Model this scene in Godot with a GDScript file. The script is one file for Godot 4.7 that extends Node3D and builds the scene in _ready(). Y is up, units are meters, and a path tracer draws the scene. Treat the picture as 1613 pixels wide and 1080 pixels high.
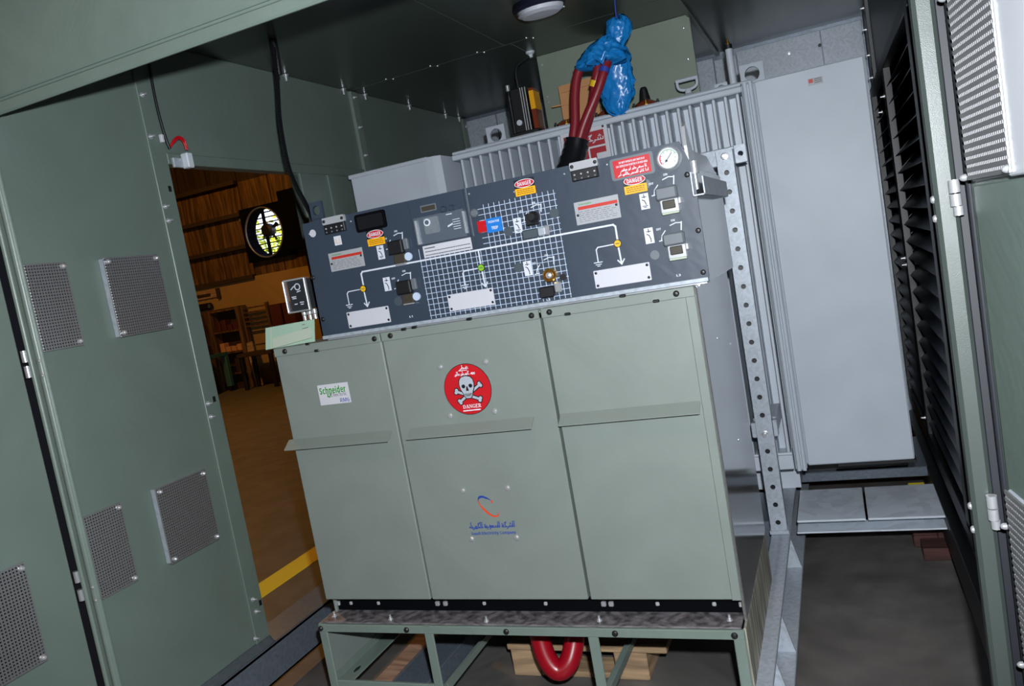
extends Node3D
# A packaged substation seen through its open front: a switchgear unit in front, the transformer behind it.

var M := {}
var used := {}
var rng := RandomNumberGenerator.new()

const LAMPS := [[Vector3(-6.2, 4.6, -4.2), 13.0, "warm hall lamp hanging over the floor left of the enclosure"], [Vector3(1.64, 5.0, 2.6), 2.0, "warm hall lamp hanging in front of the enclosure"]]

func _ready():
	rng.seed = 7
	# camera
	var cam := Camera3D.new()
	cam.name = "camera"
	cam.position = Vector3(1.484, 0.871, 1.815)
	cam.basis = Basis.from_euler(Vector3(deg_to_rad(-5.595), deg_to_rad(22.748), deg_to_rad(-10.036)))
	cam.fov = rad_to_deg(2.0 * atan(540.0 / 1251.8))
	cam.near = 0.05
	cam.far = 200.0
	add_child(cam)
	cam.current = true
	# sky and exposure
	var we := WorldEnvironment.new()
	we.name = "environment"
	var env := Environment.new()
	var sky := Sky.new()
	var sm := ProceduralSkyMaterial.new()
	sm.sky_top_color = Color(0.55, 0.68, 0.95)
	sm.sky_horizon_color = Color(0.92, 0.95, 1.0)
	sm.ground_horizon_color = Color(0.8, 0.8, 0.78)
	sm.ground_bottom_color = Color(0.4, 0.38, 0.35)
	sm.sky_energy_multiplier = 1.8
	sky.sky_material = sm
	env.background_mode = Environment.BG_SKY
	env.sky = sky
	env.tonemap_mode = Environment.TONE_MAPPER_LINEAR
	env.tonemap_exposure = 1.0
	env.sdfgi_enabled = true
	env.ssao_enabled = true
	env.ssil_enabled = true
	we.environment = env
	add_child(we)
	# daylight outside the hall
	var sun := DirectionalLight3D.new()
	sun.name = "sun"
	sun.basis = Basis.from_euler(Vector3(deg_to_rad(-52), deg_to_rad(25), 0))
	sun.light_energy = 4.5
	sun.light_color = Color(1.0, 0.94, 0.82)
	sun.shadow_enabled = true
	add_child(sun)
	# the photographer's flash, a little above and right of the lens
	var fl := SpotLight3D.new()
	fl.name = "camera_flash"
	fl.position = Vector3(1.540, 0.998, 1.783)
	fl.basis = Basis.from_euler(Vector3(deg_to_rad(-5.6), deg_to_rad(22.7), deg_to_rad(-10.0)))
	fl.spot_angle = 51.0
	fl.spot_angle_attenuation = 0.55
	fl.spot_range = 30.0
	fl.spot_attenuation = 2.0
	fl.light_energy = 6.8
	fl.light_color = Color(0.96, 0.98, 1.0)
	fl.light_size = 0.02
	fl.shadow_enabled = true
	add_child(fl)
	make_materials()
	make_fittings()
	enclosure()
	base_frame()
	hall()
	transformer()
	switchgear()
	stand()
	extras()

# ------------------------------------------------------------------ geometry
class Geo:
	var v := PackedVector3Array()
	var n := PackedVector3Array()
	func tri(a: Vector3, b: Vector3, c: Vector3, na: Vector3, nb: Vector3, nc: Vector3):
		var g := (c - a).cross(b - a)
		if g.dot(na + nb + nc) < 0.0:
			v.append_array([a, c, b]); n.append_array([na, nc, nb])
		else:
			v.append_array([a, b, c]); n.append_array([na, nb, nc])
	func flat(a: Vector3, b: Vector3, c: Vector3, out: Vector3):
		var g := (c - a).cross(b - a)
		if g.length_squared() < 1e-18: return
		g = g.normalized()
		if g.dot(out) < 0.0: g = -g
		tri(a, b, c, g, g, g)
	func quad(a: Vector3, b: Vector3, c: Vector3, d: Vector3, out: Vector3):
		flat(a, b, c, out); flat(a, c, d, out)
	func box(c: Vector3, s: Vector3, bv := 0.0, B := Basis.IDENTITY):
		var h := s * 0.5
		bv = minf(bv, 0.49 * minf(s.x, minf(s.y, s.z)))
		for i in 3:
			var j := (i + 1) % 3
			var k := (i + 2) % 3
			for sg in [-1.0, 1.0]:
				var q := []
				for w in [[-1, -1], [1, -1], [1, 1], [-1, 1]]:
					var p := Vector3.ZERO
					p[i] = sg * h[i]; p[j] = w[0] * (h[j] - bv); p[k] = w[1] * (h[k] - bv)
					q.append(c + B * p)
				var o := Vector3.ZERO
				o[i] = sg
				quad(q[0], q[1], q[2], q[3], B * o)
			if bv <= 0.0: continue
			for sj in [-1.0, 1.0]:
				for sk in [-1.0, 1.0]:
					var q := []
					for w in [[-1, 0], [1, 0], [1, 1], [-1, 1]]:
						var p := Vector3.ZERO
						p[i] = w[0] * (h[i] - bv)
						p[j] = sj * (h[j] if w[1] == 0 else h[j] - bv)
						p[k] = sk * (h[k] - bv if w[1] == 0 else h[k])
						q.append(c + B * p)
					var o := Vector3.ZERO
					o[j] = sj; o[k] = sk
					quad(q[0], q[1], q[2], q[3], B * o)
		if bv > 0.0:
			for sx in [-1.0, 1.0]:
				for sy in [-1.0, 1.0]:
					for sz in [-1.0, 1.0]:
						var s3 := Vector3(sx, sy, sz)
						flat(c + B * (s3 * Vector3(h.x, h.y - bv, h.z - bv)), c + B * (s3 * Vector3(h.x - bv, h.y, h.z - bv)), c + B * (s3 * Vector3(h.x - bv, h.y - bv, h.z)), B * s3)
	func bx(x0: float, x1: float, y0: float, y1: float, z0: float, z1: float, bv := 0.0):
		box(Vector3(x0 + x1, y0 + y1, z0 + z1) * 0.5, Vector3(absf(x1 - x0), absf(y1 - y0), absf(z1 - z0)), bv)
	func bar(a: Vector3, b: Vector3, w: float, h: float, up := Vector3.UP, bv := 0.0):
		var z := (b - a).normalized()
		var x := up.cross(z).normalized()
		box((a + b) * 0.5, Vector3(w, h, a.distance_to(b)), bv, Basis(x, z.cross(x), z))
	func tube(pts: Array, r, sides := 10, squash := 1.0):
		var m := pts.size()
		var rings := []
		var t0: Vector3 = (pts[1] - pts[0]).normalized()
		var u := t0.cross(Vector3.UP if absf(t0.y) < 0.9 else Vector3.RIGHT).normalized()
		for i in m:
			var t: Vector3 = ((pts[mini(i + 1, m - 1)] as Vector3) - pts[maxi(i - 1, 0)]).normalized()
			u = (u - t * u.dot(t)).normalized()
			var w := t.cross(u)
			var rr: float = r[i] if r is Array else r
			var ring := []
			for k in sides:
				var a := TAU * k / sides
				var d := u * cos(a) + w * sin(a) * squash
				ring.append([(pts[i] as Vector3) + d * rr, d])
			rings.append(ring)
		for i in m - 1:
			for k in sides:
				var a = rings[i][k]; var b = rings[i][(k + 1) % sides]; var c = rings[i + 1][(k + 1) % sides]; var d = rings[i + 1][k]
				tri(a[0], b[0], c[0], a[1], b[1], c[1]); tri(a[0], c[0], d[0], a[1], c[1], d[1])
		for e in [0, m - 1]:
			var t: Vector3 = (pts[1] - pts[0]) * -1.0 if e == 0 else pts[m - 1] - pts[m - 2]
			for k in sides:
				flat(pts[e], rings[e][k][0], rings[e][(k + 1) % sides][0], t)
	func cyl(a: Vector3, b: Vector3, r: float, sides := 14):
		tube([a, b], r, sides)
	func lathe(prof: Array, xf: Transform3D, sides := 20):
		for i in prof.size() - 1:
			var p: Vector2 = prof[i]; var q: Vector2 = prof[i + 1]
			var d := q - p
			var nn := Vector2(d.y, -d.x).normalized()
			for k in sides:
				var a0 := TAU * k / sides; var a1 := TAU * (k + 1) / sides
				var c0 := Vector3(cos(a0), 0, sin(a0)); var c1 := Vector3(cos(a1), 0, sin(a1))
				var A := xf * (c0 * p.x + Vector3(0, p.y, 0)); var B := xf * (c1 * p.x + Vector3(0, p.y, 0))
				var C := xf * (c1 * q.x + Vector3(0, q.y, 0)); var D := xf * (c0 * q.x + Vector3(0, q.y, 0))
				var n0 := (xf.basis * (c0 * nn.x + Vector3(0, nn.y, 0))).normalized(); var n1 := (xf.basis * (c1 * nn.x + Vector3(0, nn.y, 0))).normalized()
				if p.x > 1e-6: tri(A, B, C, n0, n1, n1)
				if q.x > 1e-6: tri(A, C, D, n0, n1, n0)
	# a flat outline in the xy plane, thick from d0 to d1 along z
	func prism(poly: PackedVector2Array, d0: float, d1: float, xf := Transform3D.IDENTITY):
		var idx := Geometry2D.triangulate_polygon(poly)
		for t in range(0, idx.size(), 3):
			for d in [d0, d1]:
				var P := []
				for k in 3: P.append(xf * Vector3(poly[idx[t + k]].x, poly[idx[t + k]].y, d))
				flat(P[0], P[1], P[2], xf.basis.z * (1.0 if d == d1 else -1.0) * signf(d1 - d0))
		var cw := Geometry2D.is_polygon_clockwise(poly)
		for i in poly.size():
			var a := poly[i]; var b := poly[(i + 1) % poly.size()]
			var o := Vector2(b.y - a.y, a.x - b.x) * (-1.0 if cw else 1.0)
			quad(xf * Vector3(a.x, a.y, d0), xf * Vector3(b.x, b.y, d0), xf * Vector3(b.x, b.y, d1), xf * Vector3(a.x, a.y, d1), xf.basis * Vector3(o.x, o.y, 0))
	# a rectangular plate with one round hole
	func holed(c: Vector2, w: float, h: float, r: float, d0: float, d1: float, xf := Transform3D.IDENTITY, sides := 16, ry := -1.0):
		if ry < 0.0: ry = r
		for k in sides:
			var a0 := TAU * k / sides; var a1 := TAU * (k + 1) / sides
			var i0 := c + Vector2(cos(a0) * r, sin(a0) * ry); var i1 := c + Vector2(cos(a1) * r, sin(a1) * ry)
			var o := []
			for a in [a0, a1]:
				var s := Vector2(cos(a), sin(a))
				s /= maxf(absf(s.x), absf(s.y))
				o.append(c + s * Vector2(w, h) * 0.5)
			for d in [d0, d1]:
				quad(xf * Vector3(i0.x, i0.y, d), xf * Vector3(i1.x, i1.y, d), xf * Vector3(o[1].x, o[1].y, d), xf * Vector3(o[0].x, o[0].y, d), xf.basis.z * (1.0 if d == d1 else -1.0) * signf(d1 - d0))
			quad(xf * Vector3(i0.x, i0.y, d0), xf * Vector3(i1.x, i1.y, d0), xf * Vector3(i1.x, i1.y, d1), xf * Vector3(i0.x, i0.y, d1), xf.basis * Vector3(c.x - i0.x, c.y - i0.y, 0))
			quad(xf * Vector3(o[0].x, o[0].y, d0), xf * Vector3(o[1].x, o[1].y, d0), xf * Vector3(o[1].x, o[1].y, d1), xf * Vector3(o[0].x, o[0].y, d1), xf.basis * Vector3(o[0].x - c.x, o[0].y - c.y, 0))
	# a printed line of given width in the xy plane
	var lift := 0
	func stroke(pts: Array, w: float, d0: float, d1f: float, xf := Transform3D.IDENTITY):
		for i in pts.size() - 1:
			lift += 1
			var d1 := d1f + 0.000035 * (lift % 9)
			var a: Vector2 = pts[i]; var b: Vector2 = pts[i + 1]
			if a.distance_to(b) < 1e-6: continue
			var t := (b - a).normalized()
			var s := Vector2(-t.y, t.x) * w * 0.5
			prism(PackedVector2Array([a - t * w * 0.4 - s, b + t * w * 0.4 - s, b + t * w * 0.4 + s, a - t * w * 0.4 + s]), d0, d1, xf)
	func mesh() -> ArrayMesh:
		var a := []
		a.resize(Mesh.ARRAY_MAX)
		a[Mesh.ARRAY_VERTEX] = v
		a[Mesh.ARRAY_NORMAL] = n
		var m := ArrayMesh.new()
		m.add_surface_from_arrays(Mesh.PRIMITIVE_TRIANGLES, a)
		return m

func circle(c: Vector2, r: float, k := 32, ry := -1.0, turn := 0.0) -> PackedVector2Array:
	var p := PackedVector2Array()
	for i in k:
		var a := TAU * i / k
		p.append(c + Vector2(cos(a) * r, sin(a) * (r if ry < 0.0 else ry)).rotated(turn))
	return p

func rect(x0: float, y0: float, x1: float, y1: float, r := 0.0) -> PackedVector2Array:
	if r <= 0.0: return PackedVector2Array([Vector2(x0, y0), Vector2(x1, y0), Vector2(x1, y1), Vector2(x0, y1)])
	var p := PackedVector2Array()
	for q in [[x1 - r, y0 + r, -90], [x1 - r, y1 - r, 0], [x0 + r, y1 - r, 90], [x0 + r, y0 + r, 180]]:
		for k in 5:
			var a := deg_to_rad(q[2] + 22.5 * k)
			p.append(Vector2(q[0] + r * cos(a), q[1] + r * sin(a)))
	return p

func smooth_path(pts: Array, steps := 6) -> Array:
	var o := []
	for i in pts.size() - 1:
		var p0: Vector3 = pts[maxi(i - 1, 0)]; var p1: Vector3 = pts[i]; var p2: Vector3 = pts[i + 1]; var p3: Vector3 = pts[mini(i + 2, pts.size() - 1)]
		for k in steps:
			o.append(p1.cubic_interpolate(p2, p0, p3, float(k) / steps))
	o.append(pts[-1])
	return o

# ------------------------------------------------------------------ scene tree
func numbered(called: String) -> String:
	var k: int = used.get(called, 0)
	used[called] = k + 1
	return called if k == 0 else "%s_%03d" % [called, k]

func tag(o: Node, label: String, category: String, group := "", kind := ""):
	if label: o.set_meta("label", label)
	if category: o.set_meta("category", category)
	if group: o.set_meta("group", group)
	if kind: o.set_meta("kind", kind)
	return o

func put(called: String, g, m: Material, parent: Node = self, at := Vector3.ZERO) -> MeshInstance3D:
	var o := MeshInstance3D.new()
	o.mesh = g.mesh() if g is Geo else g
	o.material_override = m
	o.position = at
	if parent == self:
		o.name = numbered(called)
	else:
		var k := 0
		var nm := called
		while parent.has_node(NodePath(nm)):
			k += 1
			nm = "%s_%03d" % [called, k]
		o.name = nm
	o.cast_shadow = GeometryInstance3D.SHADOW_CASTING_SETTING_ON
	parent.add_child(o, true)
	if called == "small_print": o.set_meta("kind", "stuff")   # unreadable lines of print, far too small to pick apart
	return o

func thing(called: String, label: String, category: String, at := Vector3.ZERO, group := "") -> Node3D:
	var o := Node3D.new()
	o.name = numbered(called)
	o.position = at
	add_child(o)
	return tag(o, label, category, group)

func struct(called: String, g, m: Material, label := "", at := Vector3.ZERO) -> MeshInstance3D:
	var o := put(called, g, m, self, at)
	o.set_meta("kind", "structure")
	if label: o.set_meta("label", label)
	return o

func text(s: String, w: float, h: float, m: Material, parent: Node, at: Vector3, bold := false, basis := Basis.IDENTITY, serif := false) -> MeshInstance3D:
	var f := SystemFont.new()
	f.font_names = PackedStringArray(["Droid Serif" if serif else "Droid Sans"])
	if bold: f.font_weight = 700
	var t := TextMesh.new()
	t.font = f
	t.text = s
	t.font_size = 32
	t.pixel_size = 0.01
	t.curve_step = 2.0
	t.depth = 0.01
	var b := t.get_aabb()
	var o := put("lettering", t, m, parent)
	var sx := w / b.size.x
	var sy := h / b.size.y
	o.transform = Transform3D(basis * Basis.from_scale(Vector3(sx, sy, 0.04)), at - basis * Vector3(b.get_center().x * sx, b.get_center().y * sy, 0.0))
	return o

const GLYPH := {
	"alef": [0.35, [[0.17, 0, 0.17, 1.5]]], "lam": [0.36, [[0, 0, 0.36, 0], [0.18, 0, 0.18, 1.5]]],
	"seen": [1.0, [[0, 0.5, 0, 0, 1, 0], [0.35, 0, 0.35, 0.42], [0.7, 0, 0.7, 0.42]]],
	"sheen": [1.0, [[0, 0.5, 0, 0, 1, 0], [0.35, 0, 0.35, 0.42], [0.7, 0, 0.7, 0.42], [0.25, 0.8, 0.33, 0.8], [0.5, 0.8, 0.58, 0.8], [0.38, 1.05, 0.46, 1.05]]],
	"reh": [0.42, [[0, 0, 0.14, 0.08, 0.2, -0.28, 0.48, -0.5]]], "kaf": [0.75, [[0, 0, 0.75, 0], [0.12, 0, 0.5, 0.55, 0.1, 1.3], [0.1, 1.3, 0.55, 1.05]]],
	"tehm": [0.6, [[0, 0, 0.15, 0, 0.12, 0.5, 0.5, 0.42, 0.45, 0, 0.15, 0], [0.2, 0.85, 0.28, 0.85], [0.42, 0.85, 0.5, 0.85]]],
	"heh": [0.6, [[0, 0, 0.6, 0], [0.12, 0, 0.1, 0.5, 0.5, 0.45, 0.42, -0.25, 0.15, -0.2, 0.12, 0]]],
	"waw": [0.5, [[0, 0, 0.12, 0.02, 0.1, 0.45, 0.38, 0.45, 0.36, 0, 0.12, 0.02], [0.36, 0, 0.4, -0.35, 0.62, -0.5]]],
	"dal": [0.5, [[0, 0.62, 0.12, 0.05, 0.5, 0.03]]], "yeh": [0.4, [[0, 0, 0.4, 0], [0.2, 0, 0.2, 0.42], [0.08, -0.35, 0.14, -0.35], [0.26, -0.35, 0.32, -0.35]]],
	"beh": [0.4, [[0, 0, 0.4, 0], [0.2, 0, 0.2, 0.42], [0.17, -0.35, 0.24, -0.35]]], "ain": [0.5, [[0, 0, 0.5, 0], [0.25, 0, 0.08, 0.42, 0.42, 0.42, 0.25, 0]]],
	"hamza": [0.35, [[0.05, 0.1, 0.3, 0.1], [0.3, 0.3, 0.1, 0.3, 0.1, 0.1]]], "khah": [0.65, [[0, 0, 0.65, 0], [0.05, 0.5, 0.55, 0.38, 0.25, 0], [0.25, 0.85, 0.33, 0.85]]],
	"jeem": [0.65, [[0, 0, 0.65, 0], [0.05, 0.5, 0.55, 0.38, 0.25, 0], [0.28, -0.35, 0.36, -0.35]]],
	"tah": [0.7, [[0, 0, 0.7, 0], [0.12, 0, 0.2, 0.45, 0.6, 0.4, 0.55, 0], [0.5, 0.4, 0.5, 1.4]]], "yehf": [0.6, [[0, 0, 0.1, 0.35, 0.4, 0.3, 0.1, -0.15, 0.3, -0.4, 0.65, -0.2]]],
	"sp": [0.35, []],
}
# words written from right to left; right is the x where the line begins
func arabic(g: Geo, letters: String, right: float, base: float, width: float, height: float, wd: float, d0: float, d1: float, xf := Transform3D.IDENTITY):
	var ls := letters.split(" ")
	var total := 0.0
	for l in ls: total += GLYPH[l][0]
	var kx := width / total
	var ky := height / 1.6
	var x := 0.0
	for l in ls:
		for s in GLYPH[l][1]:
			var p := []
			for i in range(0, s.size(), 2): p.append(Vector2(right - (x + s[i]) * kx, base + s[i + 1] * ky))
			g.stroke(p, wd, d0, d1, xf)
		x += GLYPH[l][0]

# ------------------------------------------------------------------ materials
func noise_image(size: int, freq: float, octaves: int, sd: int, lo: float, hi: float, kind := FastNoiseLite.TYPE_SIMPLEX_SMOOTH, stretch := Vector2.ONE) -> Image:
	var f := FastNoiseLite.new()
	f.seed = sd; f.frequency = freq; f.noise_type = kind
	f.fractal_octaves = octaves
	if kind == FastNoiseLite.TYPE_CELLULAR:
		f.cellular_return_type = FastNoiseLite.RETURN_CELL_VALUE
		f.fractal_type = FastNoiseLite.FRACTAL_NONE
	var im := Image.create(size, size, false, Image.FORMAT_RGB8)
	var R := size / TAU
	for y in size:
		for x in size:
			# tileable: walk a torus
			var a := TAU * x / size; var b := TAU * y / size
			var q := f.get_noise_3d(cos(a) * R * stretch.x + 300.0, sin(a) * R * stretch.x + cos(b) * R * stretch.y, sin(b) * R * stretch.y)
			var t := clampf(lo + (hi - lo) * (q * 0.75 + 0.5), 0.0, 1.0)
			im.set_pixel(x, y, Color(t, t, t))
	return im

func tex(im: Image) -> ImageTexture:
	return ImageTexture.create_from_image(im)

func normal_tex(im: Image, amount: float) -> ImageTexture:
	var c: Image = im.duplicate()
	c.bump_map_to_normal_map(amount)
	return ImageTexture.create_from_image(c)

func mat(called: String, c: Color, rough: float, metal := 0.0, spec := 0.5) -> StandardMaterial3D:
	var m := StandardMaterial3D.new()
	m.resource_name = called
	m.albedo_color = c
	m.roughness = rough
	m.metallic = metal
	m.metallic_specular = spec
	M[called] = m
	return m

func tri(m: StandardMaterial3D, scale: float, albedo = null, normal = null, amount := 1.0):
	m.uv1_triplanar = true
	m.uv1_world_triplanar = true
	m.uv1_scale = Vector3.ONE * scale
	if albedo: m.albedo_texture = albedo
	if normal:
		m.normal_enabled = true
		m.normal_texture = normal
		m.normal_scale = amount

func make_materials():
	var soft := noise_image(256, 0.02, 4, 1, 0.955, 1.0)
	var mottle := tex(soft)
	var fine := noise_image(256, 0.12, 2, 2, 0.2, 0.8)
	var peel := normal_tex(fine, 1.6)
	var dents := normal_tex(noise_image(256, 0.012, 2, 9, 0.0, 1.0), 3.0)
	var spangle := tex(noise_image(256, 0.05, 1, 3, 0.93, 1.0, FastNoiseLite.TYPE_CELLULAR))
	var dirt := tex(noise_image(256, 0.03, 5, 4, 0.45, 1.25))
	var concrete := tex(noise_image(512, 0.02, 5, 5, 0.74, 1.0))
	var grain := tex(noise_image(256, 0.03, 4, 6, 0.6, 1.0, FastNoiseLite.TYPE_SIMPLEX_SMOOTH, Vector2(0.25, 2.0)))
	var streak := tex(noise_image(256, 0.03, 4, 7, 0.45, 1.0, FastNoiseLite.TYPE_SIMPLEX_SMOOTH, Vector2(2.0, 0.2)))
	tri(mat("cover_green", Color8(118, 127, 122), 0.42), 1.2, mottle, peel, 0.08)
	tri(mat("wall_green", Color8(96, 110, 103), 0.42), 1.0, mottle, peel, 0.1)
	tri(mat("frame_green", Color8(108, 122, 115), 0.38), 2.0, mottle, peel, 0.12)
	tri(mat("sparkle_green", Color8(56, 64, 61), 0.45, 0.0), 16.0, null, peel, 0.35)
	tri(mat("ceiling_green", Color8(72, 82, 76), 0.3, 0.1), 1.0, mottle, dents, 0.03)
	tri(mat("side_green", Color8(196, 198, 198), 0.13, 0.85), 1.0, null, dents, 0.02)
	tri(mat("trafo_grey", Color8(184, 192, 202), 0.42, 0.0, 0.3), 0.8, mottle, dents, 0.12)
	tri(mat("fin_grey", Color8(192, 200, 210), 0.4), 1.0, mottle)
	tri(mat("galvanised", Color8(166, 174, 184), 0.42, 0.2), 9.0, spangle)
	tri(mat("galvanised_dark", Color8(110, 120, 132), 0.35, 0.4), 9.0, spangle)
	tri(mat("plate_metal", Color8(208, 216, 226), 0.4, 0.0), 2.0, spangle, dents, 0.06)
	tri(mat("steel", Color8(200, 202, 206), 0.28, 0.65), 2.0)
	tri(mat("filter_metal", Color8(150, 150, 152), 0.35, 0.7), 2.0)
	tri(mat("panel_blue", Color8(49, 59, 73), 0.42), 1.0, mottle, peel, 0.06)
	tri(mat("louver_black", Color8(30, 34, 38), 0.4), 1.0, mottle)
	tri(mat("dirty_steel", Color8(122, 118, 122), 0.5, 0.2), 4.0, dirt)
	tri(mat("floor", Color8(104, 101, 98), 0.55), 0.5, concrete, peel, 0.1)
	tri(mat("wood", Color8(190, 158, 122), 0.75), 2.0, grain)
	tri(mat("wood_red", Color8(88, 52, 46), 0.8), 2.0, grain)
	tri(mat("plank_pale", Color8(182, 150, 128), 0.8), 2.0, grain)
	tri(mat("cardboard", Color8(190, 138, 92), 0.85), 1.5, mottle)
	tri(mat("sheet_brown", Color8(120, 90, 54), 0.5), 1.0, streak)
	tri(mat("wall_ochre", Color8(150, 124, 78), 0.8), 0.7, mottle)
	tri(mat("dark_roof", Color8(52, 34, 26), 0.8), 1.0, streak)
	tri(mat("scuffed", Color8(206, 202, 184), 0.65), 3.0, streak)
	tri(mat("board_green", Color8(120, 132, 118), 0.45), 1.0, mottle)
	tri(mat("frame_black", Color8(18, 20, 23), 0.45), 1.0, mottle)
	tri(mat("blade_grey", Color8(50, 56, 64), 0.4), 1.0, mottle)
	mat("bright_plate", Color8(206, 210, 216), 0.3, 0.3)
	mat("purlin", Color8(46, 34, 24), 0.7)
	mat("black", Color8(18, 19, 22), 0.45)
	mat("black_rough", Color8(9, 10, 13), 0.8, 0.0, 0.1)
	mat("rubber", Color8(20, 22, 30), 0.6)
	mat("white_print", Color8(196, 200, 210), 0.5)
	mat("line_print", Color8(176, 190, 212), 0.5)
	mat("label_white", Color8(186, 186, 194), 0.45)
	mat("bone_grey", Color8(158, 164, 174), 0.5)
	mat("label_grey", Color8(150, 152, 156), 0.45)
	mat("danger_red", Color8(176, 14, 26), 0.45)
	mat("red_print", Color8(176, 40, 28), 0.5)
	mat("danger_yellow", Color8(226, 160, 10), 0.45)
	mat("dot_yellow", Color8(214, 168, 8), 0.4)
	mat("dot_green", Color8(120, 176, 32), 0.4)
	mat("tag_blue", Color8(26, 110, 190), 0.4)
	mat("tag_red", Color8(176, 12, 24), 0.4)
	mat("grey_text", Color8(84, 86, 92), 0.6)
	mat("brand_green", Color8(40, 132, 40), 0.5)
	mat("logo_blue", Color8(30, 60, 140), 0.5)
	mat("logo_orange", Color8(206, 66, 30), 0.5)
	mat("grey_plastic", Color8(92, 98, 104), 0.45)
	mat("soft_patch", Color8(58, 68, 76), 0.55)
	mat("brass", Color8(200, 150, 70), 0.25, 0.9)
	mat("copper_glaze", Color8(116, 50, 34), 0.22)
	mat("cable_red", Color8(122, 24, 36), 0.42)
	mat("loop_red", Color8(140, 6, 24), 0.3)
	mat("boot_black", Color8(20, 20, 24), 0.28)
	mat("tape_yellow", Color8(216, 178, 20), 0.5)
	mat("tape_blue", Color8(40, 60, 150), 0.5)
	var bag := mat("bag_blue", Color8(24, 122, 196), 0.28)
	tri(bag, 3.0, mottle, dents, 0.5)
	bag.backlight_enabled = true
	bag.backlight = Color(0.05, 0.15, 0.3)
	mat("paper_green", Color8(150, 176, 156), 0.8)
	mat("paper_edge", Color8(168, 178, 160), 0.8)
	mat("floor_yellow", Color8(255, 232, 60), 0.6)
	mat("bench_teal", Color8(50, 92, 88), 0.55)
	mat("cabinet_dark", Color8(48, 34, 26), 0.6)
	mat("cabinet_red", Color8(70, 26, 24), 0.6)
	mat("lamp_body", Color8(24, 26, 44), 0.4)
	mat("diffuser", Color8(196, 200, 210), 0.35)
	mat("dial_white", Color8(190, 196, 204), 0.4)
	mat("sign_white", Color8(190, 190, 196), 0.5)
	mat("sign_red", Color8(150, 10, 28), 0.5)
	mat("leaf", Color8(170, 186, 40), 0.6)
	mat("bark", Color8(70, 54, 40), 0.9)
	mat("screen_dark", Color8(60, 56, 48), 0.3)
	mat("steel_wire", Color8(140, 144, 150), 0.4, 0.7)
	var gl := mat("clear_cover", Color(0.9, 0.95, 1.0, 0.03), 0.03)
	gl.metallic_specular = 0.15
	gl.transparency = BaseMaterial3D.TRANSPARENCY_ALPHA
	var lamp := mat("lamp_glow", Color(1.0, 0.8, 0.5), 0.5)
	lamp.emission_enabled = true
	lamp.emission = Color(1.0, 0.75, 0.42)
	lamp.emission_energy_multiplier = 6.0

# ------------------------------------------------------------------ small fittings
const FACE_Z := Basis.IDENTITY
var face_px := Basis(Vector3(0, 0, -1), Vector3.UP, Vector3(1, 0, 0))   # local z looks along +x
var face_nx := Basis(Vector3(0, 0, 1), Vector3.UP, Vector3(-1, 0, 0))   # local z looks along -x
var face_down := Basis(Vector3(1, 0, 0), Vector3(0, 0, -1), Vector3(0, -1, 0))
var bolt_mesh: ArrayMesh
var nut_mesh: ArrayMesh
var dome_mesh: ArrayMesh

func make_fittings():
	var g := Geo.new()
	var zup := Transform3D(Basis(Vector3.RIGHT, Vector3(0, 0, 1), Vector3(0, -1, 0)), Vector3.ZERO)
	g.lathe([Vector2(0.009, 0), Vector2(0.009, 0.0015), Vector2(0.0065, 0.002), Vector2(0.0065, 0.006), Vector2(0.004, 0.0062), Vector2(0.004, 0.016), Vector2(0, 0.016)], zup, 6)
	bolt_mesh = g.mesh()
	g = Geo.new()
	g.lathe([Vector2(0.0075, 0), Vector2(0.0075, 0.004), Vector2(0.006, 0.008), Vector2(0.0035, 0.011), Vector2(0, 0.012)], zup, 8)
	nut_mesh = g.mesh()
	g = Geo.new()
	g.lathe([Vector2(0.0065, 0), Vector2(0.006, 0.0025), Vector2(0.004, 0.0045), Vector2(0, 0.0052)], zup, 10)
	dome_mesh = g.mesh()

# a perforated filter sheet, its lower left corner at the origin
var sheets := {}
func filter_sheet(w: float, h: float) -> ArrayMesh:
	var key := "%.3f %.3f" % [w, h]
	if sheets.has(key): return sheets[key]
	var g := Geo.new()
	var nx := roundi(w / 0.00804)
	var ny := roundi(h / 0.00793)
	for i in nx + 1: g.box(Vector3(w * i / nx, h / 2, 0), Vector3(0.0034, h, 0.003))
	for i in ny + 1: g.box(Vector3(w / 2, h * i / ny, 0.0015), Vector3(w, 0.0034, 0.003))
	sheets[key] = g.mesh()
	return sheets[key]

func fit(mesh: Mesh, called: String, parent: Node, at: Vector3, basis: Basis, m: Material, k := 1.0):
	var o := put(called, mesh, m, parent)
	o.transform = Transform3D(basis * Basis.from_scale(Vector3.ONE * k), at)
	return o

func vent(parent: Node3D, at: Vector3, basis: Basis, w := 0.193, h := 0.222, t := 0.018):
	var g := Geo.new()
	var xf := Transform3D(basis, at)
	g.box(xf * Vector3(w / 2, h / 2, t / 2), Vector3(w, h, t), 0.001, basis)
	var b := put("vent_filter", g, M.galvanised, parent)
	var d := Geo.new()
	d.box(xf * Vector3(w / 2, h / 2, t + 0.0005), Vector3(w - 0.004, h - 0.004, 0.001), 0.0, basis)
	put("filter_pad", d, M.black_rough, b)
	var o := put("wire_mesh", filter_sheet(w, h), M.filter_metal, b)
	o.transform = Transform3D(basis, xf * Vector3(0, 0, t + 0.0025))
	for q in [[0.01, 0.01], [w - 0.01, 0.01], [0.01, h - 0.01], [w - 0.01, h - 0.01]]:
		if w > 0.15 or q[0] > 0.05: fit(nut_mesh, "corner_nut", b, xf * Vector3(q[0], q[1], t + 0.004), basis, M.steel)

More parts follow.
